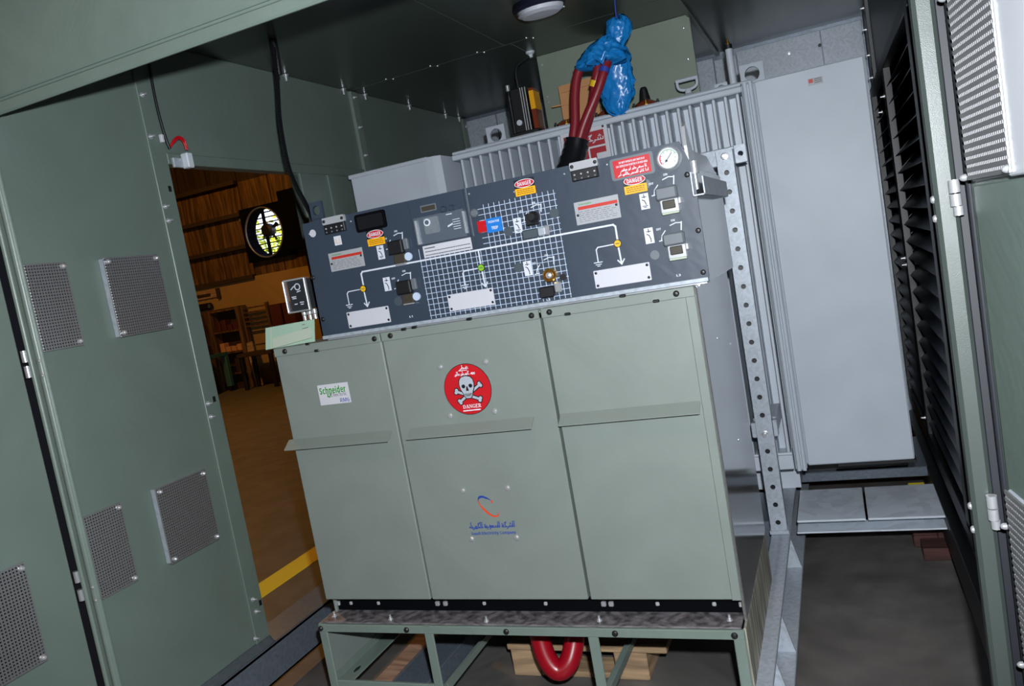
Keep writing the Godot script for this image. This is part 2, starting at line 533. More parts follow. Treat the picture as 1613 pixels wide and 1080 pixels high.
# ------------------------------------------------------------------ the enclosure
func enclosure():
	# left wall: its inner face is x = -0.40
	var g := Geo.new()
	g.bx(-0.44, -0.40, -0.2, 1.75, -0.12, 0.398, 0.002)
	g.bx(-0.44, -0.393, -0.2, 1.75, -0.17, -0.105, 0.002)
	var wl := struct("wall_left", g, M.wall_green, "grey green sheet wall with filter vents and a doorway")
	for p in [[0.163, 0.861, 0.193], [0.163, 0.192, 0.193], [0.396, 0.859, 0.117], [0.396, 0.195, 0.117]]:
		vent(wl, Vector3(-0.40, p[1], p[0]), face_px, p[2], 0.222, 0.018 if p[2] > 0.15 else 0.009)
	for p in [[1.574, -0.11], [1.447, -0.108], [1.231, -0.105], [1.187, -0.106], [0.604, -0.106], [0.561, -0.106], [-0.056, -0.117], [-0.099, -0.12], [-0.177, -0.09]]:
		fit(bolt_mesh, "bolt", wl, Vector3(-0.393, p[0], p[1] - 0.012), face_px, M.steel, 1.0)
	g = Geo.new()
	for p in [[1.287, -0.152], [0.612, -0.148], [-0.081, -0.158]]:
		g.bx(-0.3935, -0.3925, p[0] - 0.009, p[0] + 0.009, p[1] - 0.006, p[1] + 0.006)
	put("slot_plate", g, M.black, wl)
	# lintel over the doorway
	g = Geo.new()
	g.bx(-0.44, -0.40, 1.37, 1.75, -1.345, -0.17, 0.002)
	g.bx(-0.44, -0.392, 1.365, 1.40, -1.345, -0.17, 0.002)
	put("lintel_panel", g, M.wall_green, wl)
	# beyond the doorway
	g = Geo.new()
	g.bx(-0.44, -0.40, -0.2, 1.37, -1.345, -0.84, 0.002)
	g.bx(-0.44, -0.392, -0.2, 1.365, -0.903, -0.84, 0.002)
	g.bx(-0.41, -0.392, -0.2, 1.365, -1.125, -1.03, 0.002)
	put("rear_panel", g, M.wall_green, wl)
	g = Geo.new()
	g.bx(-0.44, -0.40, -0.2, 1.75, -2.6, -1.347, 0.002)
	put("rear_panel", g, M.wall_green, wl)
	g = Geo.new()
	g.bx(-0.402, -0.386, 0.9, 1.745, -1.375, -1.325, 0.002)
	put("seam_strip", g, M.frame_green, wl)
	for y in [1.718, 1.586, 1.461, 1.25]:
		fit(bolt_mesh, "bolt", wl, Vector3(-0.386, y, -1.345), face_px, M.steel)
	for z in [-0.873, -1.275, -1.452, -1.871, -2.285, -2.46]:
		fit(bolt_mesh, "bolt", wl, Vector3(-0.39, 1.748, z), face_down, M.steel, 1.6)
	g = Geo.new()
	g.bx(-0.402, -0.385, 1.2, 1.745, -2.55, -2.5, 0.002)
	put("corner_strip", g, M.wall_green, wl)
	fit(bolt_mesh, "bolt", wl, Vector3(-0.385, 1.7, -2.525), face_px, M.steel, 1.2)
	# ceiling
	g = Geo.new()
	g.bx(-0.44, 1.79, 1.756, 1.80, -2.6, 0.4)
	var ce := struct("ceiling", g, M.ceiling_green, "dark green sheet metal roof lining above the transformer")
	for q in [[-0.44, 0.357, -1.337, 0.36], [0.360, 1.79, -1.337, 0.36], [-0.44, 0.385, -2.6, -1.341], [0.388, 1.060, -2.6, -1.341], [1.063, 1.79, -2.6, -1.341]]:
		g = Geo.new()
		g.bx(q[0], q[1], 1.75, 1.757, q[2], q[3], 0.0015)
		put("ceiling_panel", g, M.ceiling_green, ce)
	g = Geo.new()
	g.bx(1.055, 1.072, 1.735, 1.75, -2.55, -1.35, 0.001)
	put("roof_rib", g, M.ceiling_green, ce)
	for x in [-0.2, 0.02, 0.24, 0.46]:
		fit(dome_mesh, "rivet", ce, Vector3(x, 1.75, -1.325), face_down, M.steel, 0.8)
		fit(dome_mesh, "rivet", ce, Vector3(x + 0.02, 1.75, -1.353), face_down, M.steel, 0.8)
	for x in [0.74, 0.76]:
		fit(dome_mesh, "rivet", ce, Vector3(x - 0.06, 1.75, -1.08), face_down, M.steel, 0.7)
	# back wall
	g = Geo.new()
	g.bx(-0.44, 1.748, -0.2, 1.75, -2.62, -2.56)
	var wb := struct("wall_back", g, M.galvanised_dark, "bare galvanised sheet wall behind the transformer")
	for q in [[-0.4, -0.2, 1.75], [-0.195, 1.035, 1.75], [1.04, 1.15, 1.735], [1.153, 1.552, 1.75], [1.556, 1.74, 1.75]]:
		g = Geo.new()
		g.bx(q[0], q[1], -0.2, q[2] - 0.02, -2.56, -2.545, 0.0015)
		put("back_panel", g, M.galvanised, wb)
	fit(bolt_mesh, "bolt", wb, Vector3(1.545, 1.66, -2.545), FACE_Z, M.black)
	fit(bolt_mesh, "bolt", wb, Vector3(1.40, 1.66, -2.545), FACE_Z, M.steel)
	fit(bolt_mesh, "bolt", wb, Vector3(1.26, 1.63, -2.545), FACE_Z, M.black, 0.8)
	# hanging baffle board behind the bushings
	g = Geo.new()
	g.bx(0.385, 1.06, 1.40, 1.75, -1.665, -1.65, 0.002)
	var bb := put("baffle_board", g, M.board_green)
	tag(bb, "plain grey green sheet board hanging from the roof behind the blue bag", "board")
	for p in [[1.03, 1.70], [1.03, 1.575], [0.405, 1.71], [0.405, 1.57], [0.405, 1.545], [0.75, 1.57]]:
		fit(dome_mesh, "rivet", bb, Vector3(p[0], p[1], -1.65), FACE_Z, M.steel)
	# right wall: louvers
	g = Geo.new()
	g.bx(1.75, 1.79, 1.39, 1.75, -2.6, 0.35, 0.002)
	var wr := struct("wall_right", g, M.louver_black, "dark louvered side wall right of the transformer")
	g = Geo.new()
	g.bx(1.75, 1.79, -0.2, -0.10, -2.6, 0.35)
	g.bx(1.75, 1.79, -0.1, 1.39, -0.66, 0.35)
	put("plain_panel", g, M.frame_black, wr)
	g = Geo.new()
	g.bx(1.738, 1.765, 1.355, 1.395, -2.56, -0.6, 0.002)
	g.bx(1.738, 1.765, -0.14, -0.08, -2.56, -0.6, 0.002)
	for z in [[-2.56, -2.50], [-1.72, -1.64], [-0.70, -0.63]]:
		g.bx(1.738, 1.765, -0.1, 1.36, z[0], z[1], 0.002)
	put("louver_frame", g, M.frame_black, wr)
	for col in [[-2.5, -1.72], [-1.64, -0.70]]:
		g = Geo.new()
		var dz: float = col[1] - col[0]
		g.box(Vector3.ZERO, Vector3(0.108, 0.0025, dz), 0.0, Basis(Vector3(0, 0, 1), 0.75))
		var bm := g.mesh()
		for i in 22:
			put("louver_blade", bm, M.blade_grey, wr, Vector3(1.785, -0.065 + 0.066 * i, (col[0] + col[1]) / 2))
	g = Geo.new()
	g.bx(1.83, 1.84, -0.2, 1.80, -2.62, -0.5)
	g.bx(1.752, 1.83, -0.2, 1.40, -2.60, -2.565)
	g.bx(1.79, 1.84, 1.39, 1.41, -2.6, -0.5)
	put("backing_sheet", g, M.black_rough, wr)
	g = Geo.new()
	g.bx(1.735, 1.752, 1.39, 1.745, -2.2, -2.13, 0.002)
	put("seam_strip", g, M.louver_black, wr)
	for p in [[1.70, -2.165], [1.608, -2.165], [1.498, -2.165], [1.40, -2.165]]:
		fit(bolt_mesh, "bolt", wr, Vector3(1.735, p[0], p[1]), face_nx, M.steel)
	for p in [[1.256, -1.68], [1.22, -1.9], [0.625, -1.68], [0.6, -1.66], [-0.023, -1.68]]:
		fit(bolt_mesh, "bolt", wr, Vector3(1.738, p[0], p[1]), face_nx, M.steel)
	# front frame: header and posts
	g = Geo.new()
	g.bx(-0.6, 1.9, 1.475, 2.05, 0.405, 0.424, 0.003)
	g.bx(-0.6, 1.9, 1.438, 1.468, 0.412, 0.424, 0.004)
	g.bx(-0.6, 1.9, 1.46, 1.48, 0.408, 0.416)
	struct("trim_1", g, M.frame_green, "grey green header beam across the open front")
	g = Geo.new()
	g.bx(-0.32, -0.30, 1.49, 1.515, 0.43, 0.445, 0.003)
	tag(put("door_catch", g, M.black), "small dark door catch on the header beam at its left end", "catch")
	g = Geo.new()
	g.bx(-0.440, -0.384, -0.3, 1.46, 0.398, 0.408, 0.003)
	g.cyl(Vector3(-0.428, -0.3, 0.407), Vector3(-0.428, 1.46, 0.407), 0.007, 12)
	g.cyl(Vector3(-0.396, -0.3, 0.406), Vector3(-0.396, 1.46, 0.406), 0.009, 12)
	var p1 := struct("trim_2", g, M.frame_green, "front left corner post of the enclosure")
	g = Geo.new()
	g.bx(-0.54, -0.440, -0.3, 1.6, 0.36, 0.390, 0.004)
	put("rubber_gasket", g, M.rubber, p1)
	for p in [[0.80, 0.86], [0.20, 0.27]]:
		g = Geo.new()
		g.cyl(Vector3(-0.438, p[0], 0.414), Vector3(-0.438, p[0] + 0.03, 0.414), 0.008, 10)
		g.cyl(Vector3(-0.438, p[1] - 0.02, 0.414), Vector3(-0.438, p[1] + 0.01, 0.414), 0.008, 10)
		put("hinge", g, M.steel, p1)
	for y in [0.838, 0.80, 0.20, 0.235]:
		fit(dome_mesh, "rivet", p1, Vector3(-0.389, y, 0.414), FACE_Z, M.steel, 0.8)
	g = Geo.new()
	g.bx(1.637, 1.668, -0.3, 1.443, 0.37, 0.41, 0.006)
	var p2 := struct("trim_3", g, M.sparkle_green, "front right corner post of the enclosure")
	g = Geo.new()
	g.bx(1.668, 1.78, -0.3, 1.6, 0.355, 0.395, 0.003)
	put("rubber_gasket", g, M.rubber, p2)
	for y in [0.84, 0.34]:
		g = Geo.new()
		g.cyl(Vector3(1.664, y, 0.420), Vector3(1.664, y + 0.018, 0.420), 0.008, 12)
		g.cyl(Vector3(1.664, y + 0.02, 0.420), Vector3(1.664, y + 0.04, 0.420), 0.008, 12)
		g.cyl(Vector3(1.666, y - 0.015, 0.420), Vector3(1.666, y - 0.001, 0.420), 0.007, 12)
		put("hinge", g, M.steel, p2)
	for y in [0.855, 0.825, 0.355, 0.315]:
		fit(dome_mesh, "rivet", p2, Vector3(1.637, y, 0.395), face_nx, M.steel, 1.0)
	# left door leaf, swung out towards the viewer
	g = Geo.new()
	g.bx(-0.39, -0.36, -0.2, 1.72, 0.482, 1.35, 0.004)
	var dl := struct("door_1", g, M.wall_green, "left door leaf swung wide open")
	vent(dl, Vector3(-0.36, 0.145, 0.80), face_px, 0.193, 0.24)
	# right door leaf
	var dr := Node3D.new()
	dr.name = "door_2"
	dr.set_meta("kind", "structure")
	dr.set_meta("label", "right door leaf swung open with filters")
	dr.position = Vector3(1.684, 0, 0.42)
	dr.rotation.y = deg_to_rad(8.0)
	add_child(dr)
	g = Geo.new()
	g.bx(0.0, 0.04, -0.2, 1.72, 0.0, 0.9, 0.004)
	put("leaf", g, M.wall_green, dr)
	g = Geo.new()
	g.bx(-0.006, 0.001, -0.2, 1.72, 0.0, 0.010, 0.002)
	put("leaf_edge", g, M.rubber, dr)
	g = Geo.new()
	g.bx(-0.012, 0.0, 0.87, 1.72, 0.2, 0.9, 0.002)
	put("inner_plate", g, M.bright_plate, dr)
	g = Geo.new()
	g.bx(-0.006, 0.0, -0.2, 0.866, 0.036, 0.9, 0.002)
	put("lower_skin", g, M.wall_green, dr)
	for y0 in [0.872, 0.105]:
		g = Geo.new()
		g.bx(-0.010, 0.0, y0, y0 + 0.30, 0.045, 0.215, 0.002)
		var b := put("vent_filter", g, M.galvanised, dr)
		g = Geo.new()
		g.bx(-0.0125, -0.010, y0 + 0.003, y0 + 0.297, 0.048, 0.212)
		put("filter_pad", g, M.black_rough, b)
		g = Geo.new()
		for i in 27: g.bx(-0.0155, -0.0125, y0 + 0.003 + 0.0112 * i, y0 + 0.0092 + 0.0112 * i, 0.047, 0.213)
		for i in 24: g.bx(-0.0148, -0.0125, y0 + 0.003, y0 + 0.297, 0.048 + 0.0071 * i, 0.0494 + 0.0071 * i)
		put("wire_mesh", g, M.filter_metal, b)
		for q in [[0.008, 0.03], [0.008, 0.205], [0.268 if y0 > 0.5 else 0.235, 0.028]]:
			fit(nut_mesh, "corner_nut", b, Vector3(-0.012, y0 + q[0], q[1]), face_nx, M.steel, 0.75)

func base_frame():
	var b := thing("base_frame", "galvanised channel base frame under the whole enclosure", "frame")
	b.set_meta("kind", "structure")
	var g := Geo.new()
	g.bx(-0.47, -0.335, -0.212, -0.2, -2.6, 0.45, 0.002)
	g.bx(-0.345, -0.335, -0.32, -0.2, -2.6, 0.45, 0.002)
	g.bx(-0.47, -0.335, -0.32, -0.31, -2.6, 0.45, 0.002)
	put("side_channel", g, M.galvanised_dark, b)
	g = Geo.new()
	g.bx(1.715, 1.80, -0.33, -0.2, -2.6, 0.45, 0.003)
	put("side_channel", g, M.frame_black, b)
	g = Geo.new()
	g.bx(1.165, 1.228, -0.212, -0.2, -2.5, 0.45, 0.002)
	g.bx(1.190, 1.202, -0.31, -0.2, -2.5, 0.45)
	g.bx(1.15, 1.255, -0.325, -0.31, -2.5, 0.45, 0.002)
	put("middle_beam", g, M.galvanised, b)
	for z in [-0.905, -0.345, -0.1]:
		g = Geo.new()
		var z0: float = z
		g.prism(PackedVector2Array([Vector2(0.0, 0.0), Vector2(0.024, 0.0), Vector2(0.048, -0.105), Vector2(0.0, -0.105)]), z0 - 0.006, z0, Transform3D(Basis.IDENTITY, Vector3(1.204, -0.206, 0)))
		put("gusset", g, M.galvanised, b)
	for q in [[1.245, 1.470], [1.478, 1.715]]:
		g = Geo.new()
		g.bx(q[0], q[1], -0.208, -0.2, -1.385, -1.05, 0.002)
		g.bx(q[0], q[1], -0.241, -0.2085, -1.15, -1.14)
		put("cross_plate", g, M.plate_metal, b)
	g = Geo.new()
	g.bx(1.24, 1.72, -0.247, -0.241, -1.15, -1.045, 0.002)
	put("cross_plate", g, M.plate_metal, b)
	g = Geo.new()
	g.bx(-0.335, 1.165, -0.32, -0.2, -1.385, -1.055, 0.003)
	put("cross_beam", g, M.galvanised_dark, b)
	for q in [[-0.335, 1.165], [1.24, 1.74]]:
		g = Geo.new()
		g.bx(q[0], q[1], -0.24, -0.2, -2.05, -1.60, 0.003)
		put("cross_beam", g, M.galvanised_dark, b)
	g = Geo.new()
	g.bx(0.07, 0.20, -0.335, -0.325, -1.0, 0.3, 0.002)
	g.bx(0.07, 0.08, -0.40, -0.33, -1.0, 0.3, 0.002)
	g.bx(0.19, 0.20, -0.40, -0.33, -1.0, 0.3, 0.002)
	put("inner_channel", g, M.galvanised_dark, b)

# ------------------------------------------------------------------ the switchgear unit
const TU := 0.125
const TV := 0.763
const TZ := -0.068

func on_panel(u: float, v: float, d := 0.0) -> Vector3:
	return Vector3(TU + u, TV + v, TZ + d)

func plate(called: String, u0: float, v0: float, u1: float, v1: float, m: Material, parent: Node, d := 0.0012, r := 0.0, lift := 0.0) -> MeshInstance3D:
	var g := Geo.new()
	g.prism(rect(TU + u0, TV + v0, TU + u1, TV + v1, r), TZ + lift, TZ + lift + d)
	return put(called, g, m, parent)

func screws(parent: Node, spots: Array, k := 0.7, m: Material = null):
	for s in spots: fit(dome_mesh, "screw", parent, on_panel(s[0], s[1], 0.001), FACE_Z, M.black if m == null else m, k)

func danger_label(par: Node, u: float, v: float, w: float, h: float):
	var b := plate("danger_label", u, v, u + w, v + h, M.black, par)
	var X := Transform3D(Basis.IDENTITY, Vector3(TU, TV, TZ))
	var g := Geo.new()
	g.prism(circle(Vector2(u + w / 2, v + h * 0.72), w * 0.485, 28, h * 0.26), 0.0, 0.0016, X)
	put("danger_oval", g, M.white_print, b)
	g = Geo.new()
	g.prism(circle(Vector2(u + w / 2, v + h * 0.72), w * 0.455, 28, h * 0.22), 0.0, 0.0019, X)
	put("danger_oval", g, M.danger_red, b)
	text("DANGER", w * 0.68, h * 0.24, M.white_print, b, on_panel(u + w / 2, v + h * 0.72, 0.0019), true)
	g = Geo.new()
	g.prism(rect(u, v, u + w, v + h * 0.46), 0.0, 0.0016, X)
	put("warning_field", g, M.danger_yellow, b)
	g = Geo.new()
	for k in 3:
		var y := v + h * (0.34 - 0.11 * k)
		var x := u + w * 0.1
		while x < u + w * 0.88:
			var l := rng.randf_range(0.003, 0.007)
			g.stroke([Vector2(x, y), Vector2(minf(x + l, u + w * 0.9), y)], 0.0013, 0.0016, 0.0019, X)
			x += l + 0.0022
	put("small_print", g, M.black, b)

func nameplate(par: Node, u0: float, v0: float, u1: float, v1: float):
	var b := plate("nameplate", u0, v0, u1, v1, M.label_grey, par)
	var X := Transform3D(Basis.IDENTITY, Vector3(TU, TV, TZ))
	var w := u1 - u0
	var h := v1 - v0
	var g := Geo.new()
	g.prism(rect(u0 + w * 0.08, v1 - h * 0.36, u1 - w * 0.03, v1 - h * 0.22), 0.0, 0.0016, X)
	put("red_band", g, M.red_print, b)
	text("Schneider", w * 0.3, h * 0.08, M.brand_green, b, on_panel(u0 + w * 0.25, v1 - h * 0.12, 0.0013), true)
	g = Geo.new()
	for k in 6:
		var y := v1 - h * (0.45 + 0.085 * k)
		var x := u0 + w * 0.08
		while x < u1 - w * 0.15:
			var l := rng.randf_range(0.003, 0.012)
			g.stroke([Vector2(x, y), Vector2(x + l, y)], 0.0010, 0.0012, 0.0015, X)
			x += l + rng.randf_range(0.002, 0.008)
	put("small_print", g, M.grey_text, b)
	screws(b, [[u0 + 0.006, (v0 + v1) / 2 - 0.004], [u1 - 0.007, (v0 + v1) / 2 + 0.004]], 0.5)

func terminal(par: Node, u0: float, u1: float):
	var b := plate("terminal_block", u0 - 0.002, 0.302, u1 + 0.002, 0.321, M.label_grey, par, 0.010, 0.003, 0.0)
	var g := Geo.new()
	g.bx(TU + u0, TU + u1, TV + 0.276, TV + 0.302, TZ, TZ + 0.012, 0.002)
	put("socket_strip", g, M.black, b)
	for k in 4:
		var u: float = lerpf(u0 + 0.008, u1 - 0.008, k / 3.0)
		fit(dome_mesh, "contact", b, on_panel(u, 0.291, 0.012), FACE_Z, M.steel, 0.42)
		fit(dome_mesh, "contact", b, on_panel(u, 0.281, 0.012), FACE_Z, M.grey_plastic, 0.4)
	fit(dome_mesh, "screw", b, on_panel(u0 + 0.004, 0.3115, 0.010), FACE_Z, M.black, 0.7)
	fit(dome_mesh, "screw", b, on_panel(u1 - 0.004, 0.3115, 0.010), FACE_Z, M.black, 0.7)

func arc_marks(par: Node, u: float, v: float, off := true):
	var X := Transform3D(Basis.IDENTITY, Vector3(TU, TV, TZ))
	var g := Geo.new()
	g.stroke([Vector2(u - 0.006, v + 0.032), Vector2(u + 0.008, v + 0.036), Vector2(u + 0.021, v + 0.034)], 0.0022, 0, 0.0008, X)
	g.stroke([Vector2(u + 0.021, v + 0.036), Vector2(u + 0.018, v + 0.018)], 0.0026, 0, 0.0008, X)
	if off:
		g.stroke([Vector2(u - 0.019, v + 0.022), Vector2(u - 0.028, v + 0.012), Vector2(u - 0.031, v)], 0.0022, 0, 0.0008, X)
		g.stroke([Vector2(u - 0.036, v), Vector2(u - 0.024, v + 0.001)], 0.0022, 0, 0.0008, X)
	var b := put("position_mark", g, M.white_print, par)
	text("ON", 0.009, 0.005, M.white_print, b, on_panel(u + 0.002, v + 0.0425, 0.0006), true)
	if off: text("OFF", 0.011, 0.005, M.white_print, b, on_panel(u - 0.034, v + 0.028, 0.0006), true)

func switch_symbol(par: Node, u: float, v: float, earth: bool):
	var w := 0.021
	var h := 0.037
	var b := plate("switch_symbol", u - w / 2, v - h / 2, u + w / 2, v + h / 2, M.white_print, par)
	var X := Transform3D(Basis.IDENTITY, Vector3(TU + u, TV + v, TZ))
	var g := Geo.new()
	g.stroke([Vector2(0, 0.016), Vector2(0, 0.008)], 0.0018, 0, 0.0016, X)
	g.stroke([Vector2(-0.005, 0.010), Vector2(0.005, 0.010)], 0.0018, 0, 0.0016, X)
	g.stroke([Vector2(-0.005, 0.004), Vector2(0.0, 0.001), Vector2(0.003, -0.008)], 0.0020, 0, 0.0016, X)
	if earth:
		g.stroke([Vector2(-0.006, -0.011), Vector2(0.006, -0.011)], 0.0016, 0, 0.0016, X)
		g.stroke([Vector2(-0.003, -0.014), Vector2(0.003, -0.014)], 0.0016, 0, 0.0016, X)
	else:
		g.stroke([Vector2(0.003, -0.008), Vector2(0.003, -0.015)], 0.0018, 0, 0.0016, X)
	put("symbol", g, M.black, b)

func operating_switch(par: Node, u: float, v: float, kind: String):
	arc_marks(par, u, v)
	var g := Geo.new()
	if kind == "black":
		g.box(on_panel(u, v, 0.010), Vector3(0.044, 0.036, 0.02), 0.003)
		var b := put("switch_cover", g, M.black, par)
		g = Geo.new()
		g.box(on_panel(u + 0.030, v + 0.004, 0.008), Vector3(0.014, 0.03, 0.012), 0.002)
		put("side_tab", g, M.grey_plastic, b)
		g = Geo.new()
		g.box(on_panel(u + 0.004, v - 0.032, 0.006), Vector3(0.034, 0.026, 0.012), 0.002)
		put("lock_window", g, M.screen_dark, b)
		g = Geo.new()
		g.prism(circle(Vector2(TU + u + 0.031, TV + v - 0.030), 0.011, 18), TZ + 0.006, TZ + 0.011)
		put("lock_ring", g, M.line_print, b)
		g = Geo.new()
		g.box(on_panel(u + 0.004, v - 0.046, 0.008), Vector3(0.03, 0.004, 0.012), 0.001)
		put("metal_lip", g, M.steel, b)
	else:
		g.box(on_panel(u, v, 0.010), Vector3(0.050, 0.030, 0.02), 0.004)
		var b := put("switch_cover", g, M.grey_plastic, par)
		g = Geo.new()
		g.box(on_panel(u + 0.003, v - 0.030, 0.006), Vector3(0.044, 0.032, 0.010), 0.002)
		put("lock_window", g, M.steel, b)
		g = Geo.new()
		g.box(on_panel(u + 0.002, v - 0.027, 0.011), Vector3(0.030, 0.020, 0.006), 0.002)
		put("window_pane", g, M.screen_dark, b)
		g = Geo.new()
		g.box(on_panel(u + 0.004, v - 0.047, 0.010), Vector3(0.04, 0.005, 0.016), 0.001)
		put("metal_lip", g, M.paper_edge, b)
		g = Geo.new()
		g.box(on_panel(u + 0.028, v - 0.022, 0.008), Vector3(0.008, 0.016, 0.014), 0.002)
		put("side_tab", g, M.steel, b)

func switchgear():
	var t := thing("switchgear_unit", "switchgear unit with dark blue control panel over three pale green covers", "switchgear")
	# --- three front covers
	var cov := []
	for q in [[0.0, 0.351, false], [0.355, 0.806, false], [0.8125, 1.185, true]]:
		var g := Geo.new()
		var x0: float = q[0]; var x1: float = q[1]
		g.bx(x0, x1, 0.004, 0.749, -0.03, 0.0, 0.003)
		var c := put("front_cover", g, M.cover_green, t)
		cov.append(c)
		g = Geo.new()
		g.bx(x0, x1, 0.728, 0.752, -0.025, 0.0035, 0.0015)
		if q[2]:
			g.bx(x1 - 0.022, x1, 0.004, 0.729, -0.025, 0.0035, 0.0015)
		put("folded_edge", g, M.cover_green, c)
	# angled lips
	var lips := [[-0.012, 0.332], [0.390, 0.747], [0.818, 1.160]]
	for i in 3:
		var g := Geo.new()
		var a: float = lips[i][0]; var b: float = lips[i][1]
		g.prism(PackedVector2Array([Vector2(0, 0.488), Vector2(0.030, 0.466), Vector2(0.030, 0.4635), Vector2(-0.002, 0.485)]), a, b, Transform3D(Basis(Vector3(0, 0, 1), Vector3.UP, Vector3(1, 0, 0)), Vector3(0, 0.0, 0)))
		put("lift_lip", g, M.cover_green, cov[i])
	var sc := [[0, 0.039, 0.741], [0, 0.335, 0.739], [1, 0.385, 0.741], [1, 0.788, 0.739], [2, 0.835, 0.741], [2, 1.144, 0.740]]
	for s in sc: fit(dome_mesh, "cap_screw", cov[s[0]], Vector3(s[1], s[2], 0.0035), FACE_Z, M.black, 1.15)
	for s in [[0, 0.120, 0.752], [0, 0.145, 0.730], [1, 0.428, 0.752], [1, 0.46, 0.753], [2, 0.88, 0.730], [2, 1.096, 0.730], [1, 0.62, 0.753], [2, 1.02, 0.753]]:
		var g := Geo.new()
		g.box(Vector3(s[1], s[2], 0.002), Vector3(0.016, 0.007, 0.008), 0.002)
		put("retaining_clip", g, M.black, cov[s[0]])
	# --- maker's sticker
	var g := Geo.new()
	g.prism(rect(0.121, 0.576, 0.222, 0.633), 0.0, 0.0008)
	var st := put("maker_sticker", g, M.label_white, cov[0])
	text("Schneider", 0.086, 0.020, M.brand_green, st, Vector3(0.169, 0.6165, 0.001), true)
	text("Electric", 0.052, 0.010, M.grey_text, st, Vector3(0.187, 0.602, 0.001))
	text("RM6", 0.030, 0.011, M.logo_blue, st, Vector3(0.203, 0.585, 0.001))
	g = Geo.new()
	g.stroke([Vector2(0.160, 0.607), Vector2(0.156, 0.597), Vector2(0.150, 0.599), Vector2(0.152, 0.606)], 0.003, 0.0, 0.0011)
	put("letter_tail", g, M.brand_green, st)
	# --- skull warning disc
	var X := Transform3D(Basis.IDENTITY, Vector3(0.579, 0.5755, 0.0))
	g = Geo.new()
	g.prism(circle(Vector2.ZERO, 0.067, 48), 0, 0.0008, X)
	var dk := put("skull_sign", g, M.black, cov[1])
	g = Geo.new()
	g.prism(circle(Vector2.ZERO, 0.0655, 48), 0.0002, 0.0011, X)
	put("red_disc", g, M.danger_red, dk)
	# black outlines, then the pale shapes
	for pass_ in 2:
		g = Geo.new()
		var e := 0.0026 if pass_ == 0 else 0.0
		var d0 := 0.0008
		var d1 := 0.0013 if pass_ == 0 else 0.0016
		for s in [-1.0, 1.0]:
			var a := Vector2(-0.033 * s, -0.003 if s > 0 else 0.002); var b := Vector2(0.031 * s, -0.029 if s > 0 else -0.034)
			if s < 0: a = Vector2(0.037, 0.009); b = Vector2(-0.027, -0.031)
			g.stroke([a, b], 0.0062 + 2 * e, d0, d1, X)
			var tt := (b - a).normalized()
			for k in [a, b]:
				for w in [-1.0, 1.0]:
					g.prism(circle(k + Vector2(-tt.y, tt.x) * w * 0.0033, 0.0044 + e, 12), d0, d1, X)
		put("crossed_bones", g, M.black if pass_ == 0 else M.bone_grey, dk)
	for pass_ in 2:
		g = Geo.new()
		var e := 0.0024 if pass_ == 0 else 0.0
		var d1 := 0.0020 if pass_ == 0 else 0.0023
		var pl := PackedVector2Array()
		for p in [[-0.0135, -0.008], [-0.0105, -0.018], [-0.006, -0.023], [0.006, -0.023], [0.0105, -0.018], [0.0135, -0.008], [0.0185, 0.002], [0.0205, 0.014], [0.0185, 0.025], [0.012, 0.032], [0.0, 0.0345], [-0.012, 0.032], [-0.0185, 0.025], [-0.0205, 0.014], [-0.0185, 0.002]]:
			var q := Vector2(p[0], p[1])
			pl.append(q + (q - Vector2(0, 0.006)).normalized() * e)
		g.prism(pl, 0.0008, d1, X)
		put("skull", g, M.black if pass_ == 0 else M.bone_grey, dk)
	g = Geo.new()
	g.prism(circle(Vector2(-0.0095, 0.0085), 0.0052, 14), 0.001, 0.0027, X)
	g.prism(circle(Vector2(0.0105, 0.0085), 0.0052, 14), 0.001, 0.0027, X)
	g.prism(PackedVector2Array([Vector2(-0.0042, -0.004), Vector2(0.0042, -0.004), Vector2(0.001, 0.008), Vector2(-0.001, 0.008)]), 0.001, 0.0027, X)
	g.stroke([Vector2(-0.011, -0.0125), Vector2(0, -0.0155), Vector2(0.011, -0.0125)], 0.0013, 0.001, 0.0027, X)
	for k in 6: g.stroke([Vector2(-0.008 + 0.0032 * k, -0.010), Vector2(-0.008 + 0.0032 * k, -0.019)], 0.0009, 0.001, 0.0027, X)
	put("skull_features", g, M.black, dk)
	text("DANGER", 0.052, 0.0095, M.white_print, dk, Vector3(0.579 + 0.004, 0.5755 - 0.045, 0.0013), true, Basis.IDENTITY, true)
	g = Geo.new()
	arabic(g, "khah tah reh", 0.012, 0.0535, 0.026, 0.011, 0.0015, 0.0008, 0.0014, X)
	g.stroke([Vector2(-0.016, 0.0495), Vector2(0.008, 0.0495)], 0.0016, 0.0008, 0.0014, X)
	arabic(g, "jeem heh dal sp kaf heh reh beh alef yehf sp ain alef lam yehf", 0.029, 0.0385, 0.058, 0.010, 0.0014, 0.0008, 0.0014, X)
	var x := -0.022
	while x < 0.027:
		g.stroke([Vector2(x, -0.0555), Vector2(x + 0.0022, -0.0555)], 0.003, 0.0008, 0.0014, X)
		x += 0.0035
	put("arabic_lettering", g, M.white_print, dk)
	for s in [[0.513, 0.641], [0.643, 0.640], [0.515, 0.511], [0.643, 0.511], [0.511, 0.308], [0.640, 0.308], [0.511, 0.175], [0.641, 0.175]]:
		fit(dome_mesh, "plate_screw", cov[1], Vector3(s[0], s[1], 0.0005), FACE_Z, M.steel, 1.15)
	# --- utility logo on a clear plate
	g = Geo.new()
	g.prism(rect(0.503, 0.167, 0.648, 0.316, 0.004), 0.0, 0.0006)
	var lp := put("logo_plate", g, M.cover_green, cov[1])
	X = Transform3D(Basis.IDENTITY, Vector3(0.577, 0.262, 0.0006))
